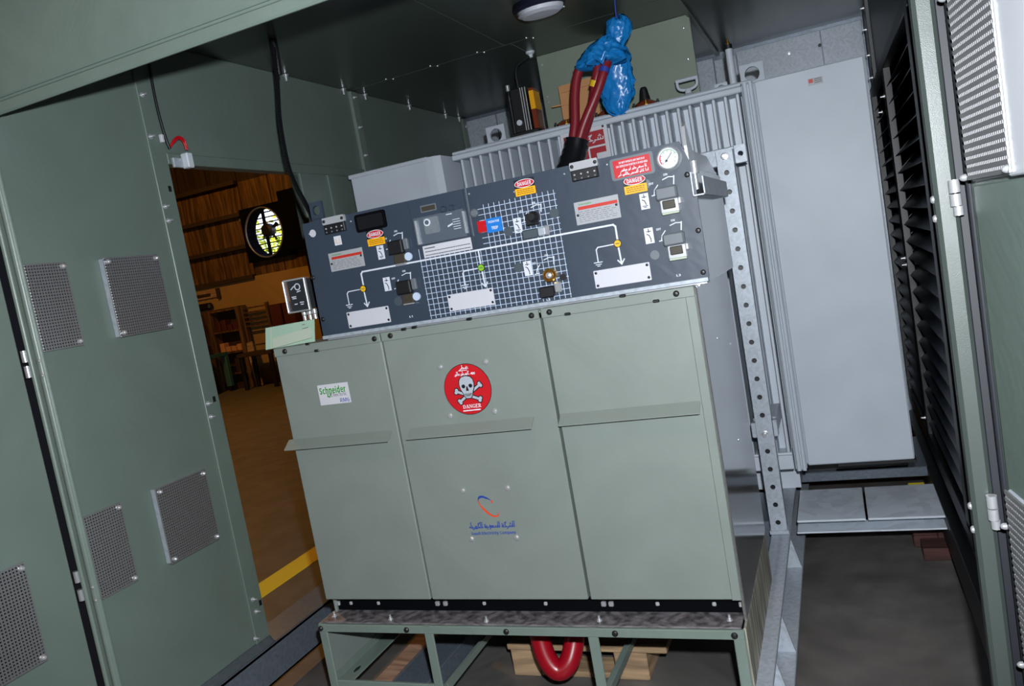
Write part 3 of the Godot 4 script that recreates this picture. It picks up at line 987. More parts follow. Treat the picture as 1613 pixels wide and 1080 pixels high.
	for part in 2:
		g = Geo.new()
		var pts := PackedVector2Array()
		var inn := PackedVector2Array()
		var from := 0.52 if part == 0 else 1.05
		var to := 1.22 if part == 0 else 2.24
		for k in 25:
			var f := float(k) / 24
			var a := TAU * lerpf(from, to, f) * 0.5 + (0.0 if part == 0 else 0.0)
			var c := Vector2(cos(a) * 0.036, sin(a) * 0.0185)
			var wd := (0.0066 if part == 0 else 0.0058) * sin(PI * f)
			pts.append(c.rotated(-0.86))
			inn.append((c * (1.0 - wd / maxf(c.length(), 0.001))).rotated(-0.86))
		inn.reverse()
		pts.append_array(inn)
		var cl := PackedVector2Array()
		for p in pts:
			if cl.is_empty() or cl[-1].distance_to(p) > 0.0002: cl.append(p)
		g.prism(cl, 0.0, 0.0005, X)
		put("logo_swoosh", g, M.logo_blue if part == 0 else M.logo_orange, lp)
	g = Geo.new()
	g.prism(PackedVector2Array([Vector2(0.009, 0.012), Vector2(0.013, 0.007), Vector2(0.015, 0.012), Vector2(0.012, 0.018)]), 0.0, 0.0005, X)
	put("logo_spark", g, M.logo_orange, lp)
	g = Geo.new()
	arabic(g, "alef lam sheen reh kaf tehm sp alef lam seen ain waw dal yeh tehm sp lam lam kaf heh reh beh alef hamza", 0.066, -0.057, 0.132, 0.016, 0.0020, 0.0, 0.0005, X)
	put("arabic_lettering", g, M.logo_blue, lp)
	text("Saudi Electricity Company", 0.128, 0.0115, M.logo_blue, lp, Vector3(0.578, 0.262 - 0.0735, 0.0008), true)
	# --- recessed plinth and the dirty flange it stands on
	g = Geo.new()
	g.bx(0.0, 1.185, -0.048, 0.01, -0.10, -0.040, 0.002)
	var pl2 := put("plinth", g, M.black_rough, t)
	for s in [0.0, 0.045, 0.14, 0.335, 0.36, 0.48, 0.66, 0.82, 0.84, 0.96, 1.10, 1.165]:
		g = Geo.new()
		var big: bool = s in [0.0, 0.335, 0.36, 0.82, 0.84, 1.165]
		g.box(Vector3(s + 0.012, -0.024, -0.038), Vector3(0.010, 0.010, 0.006) if not big else Vector3(0.013, 0.013, 0.010), 0.002)
		put("mounting_nut", g, M.steel if big else M.label_grey, pl2)
	g = Geo.new()
	g.bx(-0.005, 1.180, -0.050, -0.046, -0.12, 0.036, 0.001)
	var fl := put("bottom_flange", g, M.dirty_steel, t)
	for s in [[0.02, 0.0], [0.22, 0.015], [1.15, 0.0], [0.52, 0.02], [0.83, 0.01]]:
		fit(bolt_mesh, "bolt", fl, Vector3(s[0], -0.046, s[1]), Basis(Vector3.RIGHT, Vector3(0, 0, -1), Vector3(0, 1, 0)), M.steel, 0.9)
	# --- sides and tank
	g = Geo.new()
	g.bx(1.182, 1.190, -0.05, 0.748, -0.578, -0.005, 0.002)
	var sp := put("side_panel", g, M.side_green, t)
	g = Geo.new()
	g.bx(1.2055, 1.2105, 0.75, 1.015, -0.578, -0.076, 0.001)
	put("side_panel", g, M.side_green, t)
	for p in [[0.60, -0.2], [0.31, -0.3], [0.55, -0.42]]:
		fit(dome_mesh, "rivet", sp, Vector3(1.190, p[0], p[1]), face_px, M.steel, 0.6)
	g = Geo.new()
	g.bx(0.0, 0.008, -0.05, 0.745, -0.575, -0.03, 0.002)
	g.bx(0.0, 1.18, -0.05, 0.745, -0.578, -0.57)
	g.bx(0.0, 1.185, 0.742, 0.748, -0.575, -0.005, 0.001)
	put("side_panel", g, M.cover_green, t)
	g = Geo.new()
	g.prism(PackedVector2Array([Vector2(TU + 0.01, 0.748), Vector2(1.205, 0.748), Vector2(1.205, 1.02), Vector2(1.185, 1.075), Vector2(TU + 0.01, 1.075)]), -0.55, TZ - 0.004)
	var tank := put("steel_tank", g, M.steel, t)
	g = Geo.new()
	g.bx(TU + 0.0, 1.21, 0.753, 0.763, -0.10, TZ + 0.006, 0.001)
	put("ledge_strip", g, M.galvanised, tank)
	# --- control panel
	g = Geo.new()
	g.prism(PackedVector2Array([Vector2(TU, TV), Vector2(1.212, TV), Vector2(1.2125, 1.012), Vector2(1.205, 1.035), Vector2(1.19, 1.080), Vector2(TU + 0.004, 1.082)]), TZ - 0.006, TZ)
	var cp := put("control_panel", g, M.panel_blue, t)
	panel_prints(t)
	# --- lifting eyes and right bracket
	g = Geo.new()
	g.holed(Vector2(0.168, 1.113), 0.040, 0.048, 0.013, -0.10, -0.09)
	g.bx(0.148, 0.188, 1.06, 1.090, -0.10, -0.09)
	put("lifting_eye", g, M.panel_blue, t)
	g = Geo.new()
	var YZ := Transform3D(Basis(Vector3(0, 0, -1), Vector3.UP, Vector3(1, 0, 0)), Vector3.ZERO)
	g.prism(PackedVector2Array([Vector2(0.09, 0.99), Vector2(0.19, 0.99), Vector2(0.19, 1.04), Vector2(0.115, 1.125), Vector2(0.098, 1.115), Vector2(0.09, 1.07)]), 1.196, 1.203, YZ)
	put("lifting_eye", g, M.steel, t)
	g = Geo.new()
	g.bx(1.206, 1.209, 0.950, 1.005, -0.50, -0.05)
	g.bx(1.206, 1.234, 0.950, 0.953, -0.50, -0.05)
	g.bx(1.231, 1.234, 0.950, 0.992, -0.50, -0.05)
	put("cable_channel", g, M.galvanised, t)
	g = Geo.new()
	g.cyl(Vector3(1.214, 1.002, -0.075), Vector3(1.214, 1.03, -0.075), 0.010, 14)
	g.cyl(Vector3(1.214, 0.965, -0.075), Vector3(1.214, 1.002, -0.075), 0.005, 10)
	put("clamp_screw", g, M.steel, t)
	for p in [[1.197, 1.002], [1.203, 0.872], [1.20, 0.775], [0.13, 0.93], [0.135, 0.81]]:
		fit(dome_mesh, "panel_screw", cp, Vector3(p[0], p[1], TZ), FACE_Z, M.black, 1.0)

func panel_prints(t: Node3D):
	var X := Transform3D(Basis.IDENTITY, Vector3(TU, TV, TZ))
	# printed grid
	var g := Geo.new()
	for i in 28:
		var u := 0.352 + 0.01467 * i
		var top := 0.188 if u < 0.505 else (0.268 if u > 0.545 else 0.155)
		g.stroke([Vector2(u, 0.002), Vector2(u, top)], 0.0014, 0, 0.0005, X)
	for i in 11:
		g.stroke([Vector2(0.350, 0.010 + 0.01467 * i), Vector2(0.750, 0.010 + 0.01467 * i)], 0.0014, 0, 0.0005, X)
	for i in 7:
		g.stroke([Vector2(0.540, 0.171 + 0.01467 * i), Vector2(0.752, 0.171 + 0.01467 * i)], 0.0014, 0, 0.0005, X)
	put("printed_grid", g, M.line_print, t)
	# single line diagram
	g = Geo.new()
	g.stroke([Vector2(0.163, 0.118), Vector2(0.163, 0.153), Vector2(0.168, 0.158), Vector2(0.882, 0.158), Vector2(0.887, 0.153), Vector2(0.887, 0.118)], 0.0044, 0, 0.0008, X)
	g.stroke([Vector2(0.522, 0.158), Vector2(0.522, 0.112)], 0.0038, 0, 0.0008, X)
	for u in [0.161, 0.522, 0.886]:
		var a := Vector2(u, 0.112)
		g.stroke([a, Vector2(u + 0.002, 0.064)], 0.0040, 0, 0.0008, X)
		g.stroke([Vector2(u - 0.006, 0.072), Vector2(u + 0.002, 0.062), Vector2(u + 0.010, 0.073)], 0.0030, 0, 0.0008, X)
		g.stroke([a, Vector2(u - 0.050, 0.111), Vector2(u - 0.055, 0.106), Vector2(u - 0.055, 0.076)], 0.0026, 0, 0.0008, X)
		g.stroke([Vector2(u - 0.065, 0.075), Vector2(u - 0.045, 0.075)], 0.0022, 0, 0.0008, X)
		g.stroke([Vector2(u - 0.062, 0.070), Vector2(u - 0.048, 0.070)], 0.0018, 0, 0.0008, X)
		g.stroke([Vector2(u - 0.058, 0.066), Vector2(u - 0.052, 0.066)], 0.0018, 0, 0.0008, X)
	put("line_diagram", g, M.white_print, t)
	for q in [[0.161, "y"], [0.522, "g"], [0.886, "y"]]:
		g = Geo.new()
		g.prism(circle(Vector2(q[0], 0.112), 0.0098, 24), 0, 0.002, X)
		var rim := put("position_indicator", g, M.black, t)
		g = Geo.new()
		g.prism(circle(Vector2(q[0], 0.112), 0.0080, 24), 0.001, 0.003, X)
		put("indicator_disc", g, M.dot_yellow if q[1] == "y" else M.dot_green, rim)
		g = Geo.new()
		g.stroke([Vector2(q[0] - 0.004, 0.112), Vector2(q[0] + 0.004, 0.112)], 0.002, 0.0028, 0.0032, X)
		put("indicator_mark", g, M.grey_text, rim)
	# blank white plates
	for q in [[0.092, 0.010, 0.228, 0.055], [0.411, 0.013, 0.543, 0.057], [0.815, 0.013, 0.954, 0.056]]:
		var b := plate("circuit_plate", q[0], q[1], q[2], q[3], M.label_white, t, 0.0016, 0.002)
		screws(b, [[q[0] + 0.006, q[1] + 0.006], [q[2] - 0.006, q[1] + 0.007], [q[0] + 0.006, q[3] - 0.006], [q[2] - 0.006, q[3] - 0.006]], 0.55)
	terminal(t, 0.079, 0.146)
	terminal(t, 0.803, 0.869)
	# black window
	var w := plate("relay_window", 0.178, 0.263, 0.273, 0.311, M.black_rough, t, 0.006, 0.007)
	g = Geo.new()
	g.prism(rect(0.186, 0.270, 0.265, 0.304, 0.004), 0.006, 0.0065, X)
	put("window_pane", g, M.boot_black, w)
	for d in [[0.203, 0.221, 0.054, 0.042], [0.650, 0.270, 0.054, 0.040], [0.923, 0.221, 0.054, 0.042]]: danger_label(t, d[0], d[1], d[2], d[3])
	nameplate(t, 0.070, 0.173, 0.181, 0.224)
	nameplate(t, 0.794, 0.172, 0.905, 0.227)
	# small stickers on the left
	g = Geo.new()
	g.prism(circle(Vector2(0.033, 0.288), 0.0105, 20), 0, 0.0008, X)
	put("round_seal", g, M.label_white, t)
	var qr := plate("square_sticker", 0.098, 0.242, 0.121, 0.267, M.white_print, t, 0.0008)
	g = Geo.new()
	g.stroke([Vector2(0.104, 0.261), Vector2(0.104, 0.248), Vector2(0.115, 0.248), Vector2(0.115, 0.261)], 0.0014, 0.0008, 0.0011, X)
	put("print", g, M.danger_yellow, qr)
	# protection relay behind a clear flap
	var pr := plate("protection_relay", 0.352, 0.195, 0.512, 0.316, M.panel_blue, t, 0.010, 0.004)
	g = Geo.new()
	g.prism(rect(0.385, 0.279, 0.431, 0.297, 0.001), 0.010, 0.0115, X)
	put("display_bezel", g, M.grey_plastic, pr)
	g = Geo.new()
	g.prism(rect(0.388, 0.282, 0.428, 0.294, 0.001), 0.0115, 0.012, X)
	put("display", g, M.screen_dark, pr)
	for q in [[0.452, 0.276], [0.475, 0.275]]:
		g = Geo.new()
		g.lathe([Vector2(0.009, 0), Vector2(0.009, 0.004), Vector2(0.006, 0.010), Vector2(0, 0.010)], Transform3D(Basis(Vector3.RIGHT, Vector3(0, 0, 1), Vector3(0, -1, 0)), on_panel(q[0], q[1], 0.010)), 16)
		put("setting_knob", g, M.panel_blue, pr)
	g = Geo.new()
	g.prism(rect(0.388, 0.222, 0.431, 0.264, 0.004), 0.010, 0.014, X)
	var kp := put("keypad", g, M.grey_plastic, pr)
	kp.name = "keypad"
	for q in [[0.399, 0.252, 0.0095], [0.420, 0.253, 0.0070], [0.401, 0.233, 0.0070], [0.422, 0.234, 0.0075]]:
		g = Geo.new()
		g.prism(circle(Vector2(q[0], q[1]), q[2], 20), 0.014, 0.0165, X)
		put("key_button", g, M.white_print if q[2] > 0.009 else M.grey_plastic, pr)
	g = Geo.new()
	g.prism(circle(Vector2(0.399, 0.252), 0.006, 18), 0.0165, 0.018, X)
	put("key_button", g, M.panel_blue, pr)
	for q in [[0.364, 0.200, 0.366, 0.262], [0.504, 0.205, 0.506, 0.262]]:
		g = Geo.new()
		g.prism(rect(q[0], q[1], q[2], q[3]), 0.009, 0.020, X)
		put("flap_rail", g, M.steel, pr)
	g = Geo.new()
	g.prism(rect(0.362, 0.198, 0.508, 0.268), 0.0185, 0.0195, X)
	put("clear_flap", g, M.clear_cover, pr)
	g = Geo.new()
	for k in 5: g.stroke([Vector2(0.470, 0.246 - 0.006 * k), Vector2(0.490, 0.246 - 0.006 * k)], 0.0014, 0.010, 0.0104, X)
	g.stroke([Vector2(0.455, 0.262), Vector2(0.470, 0.262)], 0.002, 0.010, 0.0104, X)
	g.stroke([Vector2(0.455, 0.232), Vector2(0.467, 0.236)], 0.004, 0.010, 0.0104, X)
	put("small_print", g, M.white_print, pr)
	# settings table below it
	var tb := plate("settings_label", 0.365, 0.163, 0.507, 0.194, M.label_white, t, 0.001)
	g = Geo.new()
	for k in 3:
		var u := 0.371
		while u < 0.498:
			var l := rng.randf_range(0.002, 0.008)
			if not (k == 0 and u > 0.40): g.stroke([Vector2(u, 0.187 - 0.009 * k), Vector2(u + l, 0.187 - 0.009 * k)], 0.0022 if k else 0.0028, 0.001, 0.0013, X)
			u += l + 0.0025
	put("small_print", g, M.grey_text, tb)
	g = Geo.new()
	g.stroke([Vector2(0.517, 0.196), Vector2(0.517, 0.318)], 0.0025, 0, 0.0012, X)
	put("panel_seam", g, M.grey_plastic, t)
	# trip tags
	plate("trip_tag", 0.533, 0.200, 0.556, 0.229, M.tag_red, t, 0.003, 0.001)
	var bt := plate("trip_tag", 0.557, 0.195, 0.600, 0.231, M.tag_blue, t, 0.002, 0.001)
	text("PUSH FOR", 0.030, 0.006, M.white_print, bt, on_panel(0.579, 0.222, 0.0022), true)
	text("TRIP", 0.018, 0.008, M.white_print, bt, on_panel(0.579, 0.206, 0.0022), true)
	g = Geo.new()
	g.lathe([Vector2(0.011, 0), Vector2(0.011, 0.006), Vector2(0.007, 0.010), Vector2(0, 0.010)], Transform3D(Basis(Vector3.RIGHT, Vector3(0, 0, 1), Vector3(0, -1, 0)), on_panel(0.530, 0.252)), 16)
	put("key_lock", g, M.grey_plastic, t)
	# rubber patches and blanking discs
	for q in [[0.613, 0.190], [0.624, 0.096], [0.741, 0.212], [0.262, 0.062]]:
		g = Geo.new()
		g.prism(circle(Vector2(q[0], q[1]), 0.013, 8), 0, 0.001, X)
		put("soft_patch", g, M.soft_patch, t)
	for q in [[0.970, 0.070], [0.975, 0.237], [0.10, 0.12]]:
		g = Geo.new()
		g.prism(circle(Vector2(q[0], q[1]), 0.011, 20), 0, 0.0006, X)
		put("blanking_disc", g, M.panel_blue if q[0] < 0.5 else M.grey_plastic, t)
	for q in [[0.237, 0.200, true], [0.238, 0.113, false], [0.641, 0.200, true], [0.648, 0.090, false], [0.966, 0.198, true], [0.964, 0.117, false]]: switch_symbol(t, q[0], q[1], q[2])
	operating_switch(t, 0.292, 0.205, "black")
	operating_switch(t, 0.294, 0.097, "black")
	operating_switch(t, 1.021, 0.207, "grey")
	operating_switch(t, 1.022, 0.100, "grey")
	# middle switches without covers
	arc_marks(t, 0.690, 0.205)
	g = Geo.new()
	g.box(on_panel(0.684, 0.208, 0.008), Vector3(0.032, 0.030, 0.016), 0.003)
	var sw := put("switch_socket", g, M.black, t)
	g = Geo.new()
	g.lathe([Vector2(0.014, 0), Vector2(0.014, 0.012), Vector2(0.008, 0.020), Vector2(0.008, 0.03), Vector2(0, 0.03)], Transform3D(Basis(Vector3.RIGHT, Vector3(0, 0, 1), Vector3(0, -1, 0)), on_panel(0.694, 0.212, 0.012)), 18)
	put("drive_knob", g, M.black, sw)
	g = Geo.new()
	g.box(on_panel(0.672, 0.173, 0.006), Vector3(0.040, 0.024, 0.012), 0.003)
	put("slide_cover", g, M.soft_patch, sw)
	g = Geo.new()
	g.box(on_panel(0.703, 0.174, 0.007), Vector3(0.018, 0.022, 0.014), 0.003)
	put("lock_barrel", g, M.galvanised, sw)
	g = Geo.new()
	g.box(on_panel(0.717, 0.175, 0.007), Vector3(0.012, 0.024, 0.012), 0.003)
	put("lock_barrel", g, M.steel, sw)
	arc_marks(t, 0.700, 0.072)
	g = Geo.new()
	g.lathe([Vector2(0.0175, 0), Vector2(0.0175, 0.010), Vector2(0.014, 0.014), Vector2(0.012, 0.014), Vector2(0.011, 0.006), Vector2(0, 0.006)], Transform3D(Basis(Vector3.RIGHT, Vector3(0, 0, 1), Vector3(0, -1, 0)), on_panel(0.704, 0.064)), 24)
	var br := put("drive_ring", g, M.brass, t)
	g = Geo.new()
	g.lathe([Vector2(0.0075, 0), Vector2(0.0075, 0.014), Vector2(0, 0.016)], Transform3D(Basis(Vector3.RIGHT, Vector3(0, 0, 1), Vector3(0, -1, 0)), on_panel(0.705, 0.064, 0.004)), 16)
	put("drive_spindle", g, M.steel, br)
	g = Geo.new()
	g.box(on_panel(0.690, 0.024, 0.007), Vector3(0.038, 0.028, 0.014), 0.003)
	put("slide_cover", g, M.black, br)
	g = Geo.new()
	g.box(on_panel(0.721, 0.032, 0.007), Vector3(0.018, 0.026, 0.012), 0.003)
	put("lock_barrel", g, M.steel, br)
	g = Geo.new()
	g.prism(circle(Vector2(0.737, 0.054), 0.008, 14), 0, 0.006, X)
	put("rubber_plug", g, M.black, br)
	# red notice in a frame
	var rn := plate("red_notice", 0.898, 0.258, 1.002, 0.309, M.grey_plastic, t, 0.003, 0.006)
	g = Geo.new()
	g.prism(rect(0.905, 0.263, 0.994, 0.304), 0.0028, 0.0034, X)
	put("red_field", g, M.danger_red, rn)
	text("DO NOT OPERATE ANY SWITCH IF", 0.062, 0.0048, M.white_print, rn, on_panel(0.951, 0.297, 0.0036), true)
	text("GAS INDICATOR POINTER IS IN RED AREA", 0.076, 0.0048, M.white_print, rn, on_panel(0.950, 0.289, 0.0036), true)
	g = Geo.new()
	arabic(g, "lam alef sp seen khah reh sp ain lam yehf sp alef yehf sp waw tah heh reh", 0.984, 0.2775, 0.062, 0.0065, 0.0013, 0.003, 0.0038, X)
	arabic(g, "alef dal alef sp kaf alef beh sp alef lam seen heh reh sp beh alef lam lam waw beh sp alef hamza reh", 0.988, 0.2675, 0.074, 0.0065, 0.0013, 0.003, 0.0038, X)
	put("arabic_lettering", g, M.white_print, rn)
	screws(rn, [[0.913, 0.279], [0.989, 0.277]], 0.35, M.white_print)
	# pressure gauge
	var F := Basis(Vector3.RIGHT, Vector3(0, 0, 1), Vector3(0, -1, 0))
	g = Geo.new()
	g.lathe([Vector2(0.031, 0), Vector2(0.031, 0.004), Vector2(0.026, 0.006), Vector2(0.0255, 0.006)], Transform3D(F, on_panel(1.037, 0.284)), 32)
	var ga := put("pressure_gauge", g, M.grey_plastic, t)
	g = Geo.new()
	g.lathe([Vector2(0.0265, 0), Vector2(0.0265, 0.012), Vector2(0.0245, 0.014), Vector2(0.023, 0.012), Vector2(0.023, 0.008)], Transform3D(F, on_panel(1.037, 0.284)), 32)
	put("gauge_rim", g, M.steel, ga)
	g = Geo.new()
	g.prism(circle(Vector2(1.037, 0.284), 0.0235, 32), 0.002, 0.008, X)
	put("gauge_face", g, M.dial_white, ga)
	for q in [[2.7, 3.7, "danger_red"], [0.4, 2.6, "brand_green"]]:
		g = Geo.new()
		var a := []
		for k in 12:
			var th: float = lerpf(q[0], q[1], k / 11.0)
			a.append(Vector2(1.037, 0.284) + Vector2(cos(th), sin(th)) * 0.0195)
		g.stroke(a, 0.0026 if q[2] == "danger_red" else 0.0013, 0.008, 0.0086, X)
		put("gauge_scale", g, M[q[2]], ga)
	g = Geo.new()
	g.stroke([Vector2(1.029, 0.276), Vector2(1.046, 0.295)], 0.0013, 0.008, 0.0095, X)
	g.prism(circle(Vector2(1.032, 0.279), 0.0028, 12), 0.008, 0.0098, X)
	for k in 9:
		var th := -0.6 + 4.4 * k / 8.0
		g.stroke([Vector2(1.037, 0.284) + Vector2(cos(th), sin(th)) * 0.015, Vector2(1.037, 0.284) + Vector2(cos(th), sin(th)) * 0.018], 0.0009, 0.008, 0.0086, X)
	put("gauge_needle", g, M.black, ga)
	# small lettering along the bottom edge
	text("L1", 0.010, 0.005, M.white_print, t, on_panel(0.292, 0.016, 0.0004), true)
	text("L2", 0.010, 0.005, M.white_print, t, on_panel(0.688, 0.004, 0.0004), true)
	text("L3", 0.010, 0.005, M.white_print, t, on_panel(1.018, 0.014, 0.0004), true)
	screws(t, [[0.022, 0.288], [0.525, 0.302], [0.647, 0.283], [0.783, 0.300], [0.891, 0.300], [0.163, 0.298]], 0.4, M.steel)

func stand():
	var t := thing("support_stand", "pale green angle frame stand carrying the switchgear unit", "stand")
	var g := Geo.new()
	g.bx(-0.012, 1.186, -0.074, -0.051, 0.030, 0.042, 0.002)
	var r := put("top_rail", g, M.frame_green, t)
	for x in [-0.003, 0.283, 0.583, 0.876, 1.163]:
		fit(dome_mesh, "cap_screw", r, Vector3(x, -0.0625, 0.042), FACE_Z, M.black, 1.25)
	for x in [-0.012, 0.335, 0.803, 1.159]:
		g = Geo.new()
		g.bx(x, x + 0.027, -0.25, -0.05, 0.034, 0.041, 0.002)
		put("leg", g, M.frame_green, t)
	g = Geo.new()
	g.bx(-0.012, 0.36, -0.25, -0.222, 0.030, 0.040, 0.002)
	put("bottom_rail", g, M.frame_green, t)
	g = Geo.new()
	g.bx(-0.012, -0.008, -0.25, -0.05, -0.55, 0.036)
	put("side_sheet", g, M.cover_green, t)
	g = Geo.new()
	g.bx(1.184, 1.190, -0.245, -0.048, -0.578, 0.036, 0.002)
	put("side_sheet", g, M.scuffed, t)
	g = Geo.new()
	g.bx(-0.012, 0.045, -0.243, -0.238, -0.55, 0.03, 0.001)
	g.bx(-0.012, -0.006, -0.243, -0.215, -0.55, 0.03)
	var dr := put("depth_rail", g, M.frame_green, t)
	g = Geo.new()
	g.prism(circle(Vector2(0.022, 0.05), 0.006, 14, 0.018), 0.0, 0.0006, Transform3D(Basis(Vector3.RIGHT, Vector3(0, 0, -1), Vector3.UP), Vector3(0, -0.238, 0)))
	put("slot_plate", g, M.black, dr)
	for x in [0.345, 0.803]:
		g = Geo.new()
		g.bx(x, x + 0.027, -0.243, -0.239, -0.55, 0.03, 0.001)
		g.bx(x + 0.024, x + 0.028, -0.243, -0.222, -0.55, 0.03)
		put("depth_rail", g, M.frame_green, t)
	g = Geo.new()
	g.bx(-0.012, 1.186, -0.25, -0.05, -0.56, -0.55)
	g.bx(-0.012, 1.186, -0.075, -0.052, -0.56, -0.10)
	put("rear_rail", Geo_rail(), M.frame_green, t)

func Geo_rail() -> Geo:
	var g := Geo.new()
	g.bx(-0.012, 1.186, -0.250, -0.238, -0.58, -0.55, 0.001)
	g.bx(-0.012, 0.05, -0.40, -0.25, -0.58, -0.55, 0.002)
	g.bx(1.12, 1.164, -0.40, -0.25, -0.58, -0.55, 0.002)
	g.bx(-0.012, 1.186, -0.075, -0.051, -0.58, -0.55, 0.001)
	return g

# ------------------------------------------------------------------ things round the switchgear
func extras():
	# booklet on top of the left cover
	var t := thing("paper_booklet", "pale green folded booklet lying on the left cover beside the dark blue panel", "booklet")
	var TB := Basis(Vector3(0, 0, 1), 0.015) * Basis(Vector3.RIGHT, -0.30)
	var XP := Transform3D(TB, Vector3(0.038, 0.783, -0.034))
	var g := Geo.new()
	g.box(XP.origin, Vector3(0.172, 0.064, 0.003), 0.0, TB)
	put("cover_page", g, M.paper_green, t)
	g = Geo.new()
	g.box(XP * Vector3(0.012, -0.012, 0.006), Vector3(0.135, 0.030, 0.003), 0.0, TB * Basis(Vector3(0, 0, 1), 0.09))
	put("inner_page", g, M.paper_edge, t)
	g = Geo.new()
	for q in [[0.045, 0.022, 0.054, 0.022], [0.045, 0.010, 0.066, 0.012], [0.05, 0.006, 0.062, 0.006], [-0.05, -0.012, -0.035, -0.011]]:
		g.stroke([Vector2(q[0], q[1]), Vector2(q[2], q[3])], 0.0016, 0.0012, 0.0020, XP)
	put("small_print", g, M.grey_text, t)
	g = Geo.new()
	g.stroke([Vector2(-0.066, -0.030), Vector2(-0.066, 0.030)], 0.005, 0.0012, 0.0018, XP)
	put("fold_line", g, M.paper_edge, t)
	# relay box with clear cover
	t = thing("relay_box", "small black relay box with clear cover left of the dark blue panel", "box")
	g = Geo.new()
	g.bx(-0.024, 0.049, 0.845, 0.935, -0.20, -0.146, 0.002)
	g.bx(0.050, 0.095, 0.850, 0.935, -0.21, -0.19, 0.002)
	g.bx(0.085, 0.135, 0.86, 0.92, -0.22, -0.20, 0.002)
	put("body", g, M.black_rough, t)
	g = Geo.new()
	g.bx(-0.028, 0.053, 0.840, 0.940, -0.165, -0.130, 0.006)
	put("clear_cover", g, M.clear_cover, t)
	g = Geo.new()
	for q in [[-0.028, -0.023, 0.840, 0.940], [0.048, 0.053, 0.840, 0.940]]: g.bx(q[0], q[1], q[2], q[3], -0.14, -0.128, 0.002)
	for q in [[0.840, 0.845], [0.935, 0.940]]: g.bx(-0.028, 0.053, q[0], q[1], -0.14, -0.128, 0.002)
	put("cover_rim", g, M.steel, t)
	g = Geo.new()
	var X := Transform3D(Basis.IDENTITY, Vector3(0.0, 0.0, -0.1458))
	var ring := []
	for k in 17: ring.append(Vector2(0.012 + 0.009 * cos(TAU * k / 16), 0.915 + 0.009 * sin(TAU * k / 16)))
	g.stroke(ring, 0.003, 0, 0.001, X)
	for q in [[-0.012, 0.91, 0.0, 0.918], [0.008, 0.9, 0.02, 0.902], [-0.014, 0.887, 0.0, 0.887], [-0.012, 0.882, 0.0, 0.882], [-0.008, 0.865, 0.0, 0.865], [0.012, 0.868, 0.024, 0.868], [0.014, 0.862, 0.022, 0.862]]:
		g.stroke([Vector2(q[0], q[1]), Vector2(q[2], q[3])], 0.003, 0, 0.001, X)
	put("print", g, M.white_print, t)
	for x in [-0.004, 0.016, 0.034]:
		g = Geo.new()
		g.lathe([Vector2(0, 0.842), Vector2(0.008, 0.842), Vector2(0.008, 0.830), Vector2(0.006, 0.826), Vector2(0.006, 0.812), Vector2(0, 0.812)], Transform3D(Basis.IDENTITY, Vector3(x, 0, -0.175)), 12)
		put("cable_gland", g, M.steel, t)
	# black conduit from the roof
	g = Geo.new()
	var pts := smooth_path([Vector3(-0.153, 1.75, -0.50), Vector3(-0.139, 1.597, -0.46), Vector3(-0.130, 1.465, -0.42), Vector3(-0.090, 1.318, -0.36), Vector3(-0.033, 1.229, -0.30), Vector3(0.044, 1.162, -0.22), Vector3(0.097, 1.10, -0.17), Vector3(0.13, 1.03, -0.15)], 28)
	var rr := []
	for i in pts.size(): rr.append(0.0075 if i % 2 == 0 else 0.0060)
	g.tube(pts, rr, 10)
	t = thing("corrugated_conduit", "black corrugated conduit hanging from the roof to the dark blue panel", "conduit")
	put("conduit", g, M.boot_black, t)
	g = Geo.new()
	g.lathe([Vector2(0, 0), Vector2(0.014, 0), Vector2(0.014, -0.05), Vector2(0.009, -0.12), Vector2(0, -0.12)], Transform3D(Basis.IDENTITY, Vector3(-0.154, 1.752, -0.501)), 14)
	put("end_sleeve", g, M.black, t)
	# door switch wiring on the left jamb
	t = thing("door_switch", "white door switch with red wires on the corner of the left doorway", "switch")
	g = Geo.new()
	g.tube(smooth_path([Vector3(-0.385, 1.75, -0.175), Vector3(-0.385, 1.62, -0.165), Vector3(-0.384, 1.52, -0.163), Vector3(-0.383, 1.44, -0.170), Vector3(-0.383, 1.411, -0.178)], 6), 0.0045, 8)
	put("supply_cable", g, M.black, t)
	for k in 2:
		g = Geo.new()
		var o := 0.006 * k
		g.tube(smooth_path([Vector3(-0.383, 1.413, -0.178), Vector3(-0.378, 1.435 - o, -0.192), Vector3(-0.374, 1.450 - o, -0.215), Vector3(-0.374, 1.440 - o, -0.238 + o), Vector3(-0.374, 1.41, -0.243 + o)], 6), 0.003, 8)
		put("red_wire", g, M.tag_red, t)
	g = Geo.new()
	g.bx(-0.392, -0.364, 1.352, 1.400, -0.250, -0.224, 0.003)
	put("switch_body", g, M.dial_white, t)
	g = Geo.new()
	g.bx(-0.394, -0.385, 1.355, 1.385, -0.235, -0.185, 0.001)
	put("bracket", g, M.galvanised, t)
	g = Geo.new()
	g.bx(-0.392, -0.380, 1.430, 1.455, -0.162, -0.150, 0.002)
	put("cable_tie_mount", g, M.label_white, t)
	# bulkhead light
	t = thing("ceiling_light", "white oval bulkhead light with dark body on the enclosure roof", "light")
	g = Geo.new()
	g.lathe([Vector2(0, 0.0), Vector2(0.095, 0.0), Vector2(0.10, -0.02), Vector2(0.092, -0.032), Vector2(0, -0.032)], Transform3D(Basis.from_scale(Vector3(1.0, 1, 0.62)), Vector3(0.655, 1.752, -0.93)), 32)
	put("light_body", g, M.lamp_body, t)
	g = Geo.new()
	g.lathe([Vector2(0.086, -0.03), Vector2(0.082, -0.044), Vector2(0.066, -0.053), Vector2(0, -0.056)], Transform3D(Basis.from_scale(Vector3(1.0, 1, 0.62)), Vector3(0.655, 1.752, -0.93)), 32)
	put("diffuser", g, M.diffuser, t)
	# perforated post
	t = thing("perforated_post", "galvanised perforated strut standing right of the switchgear in front of the fins", "post")
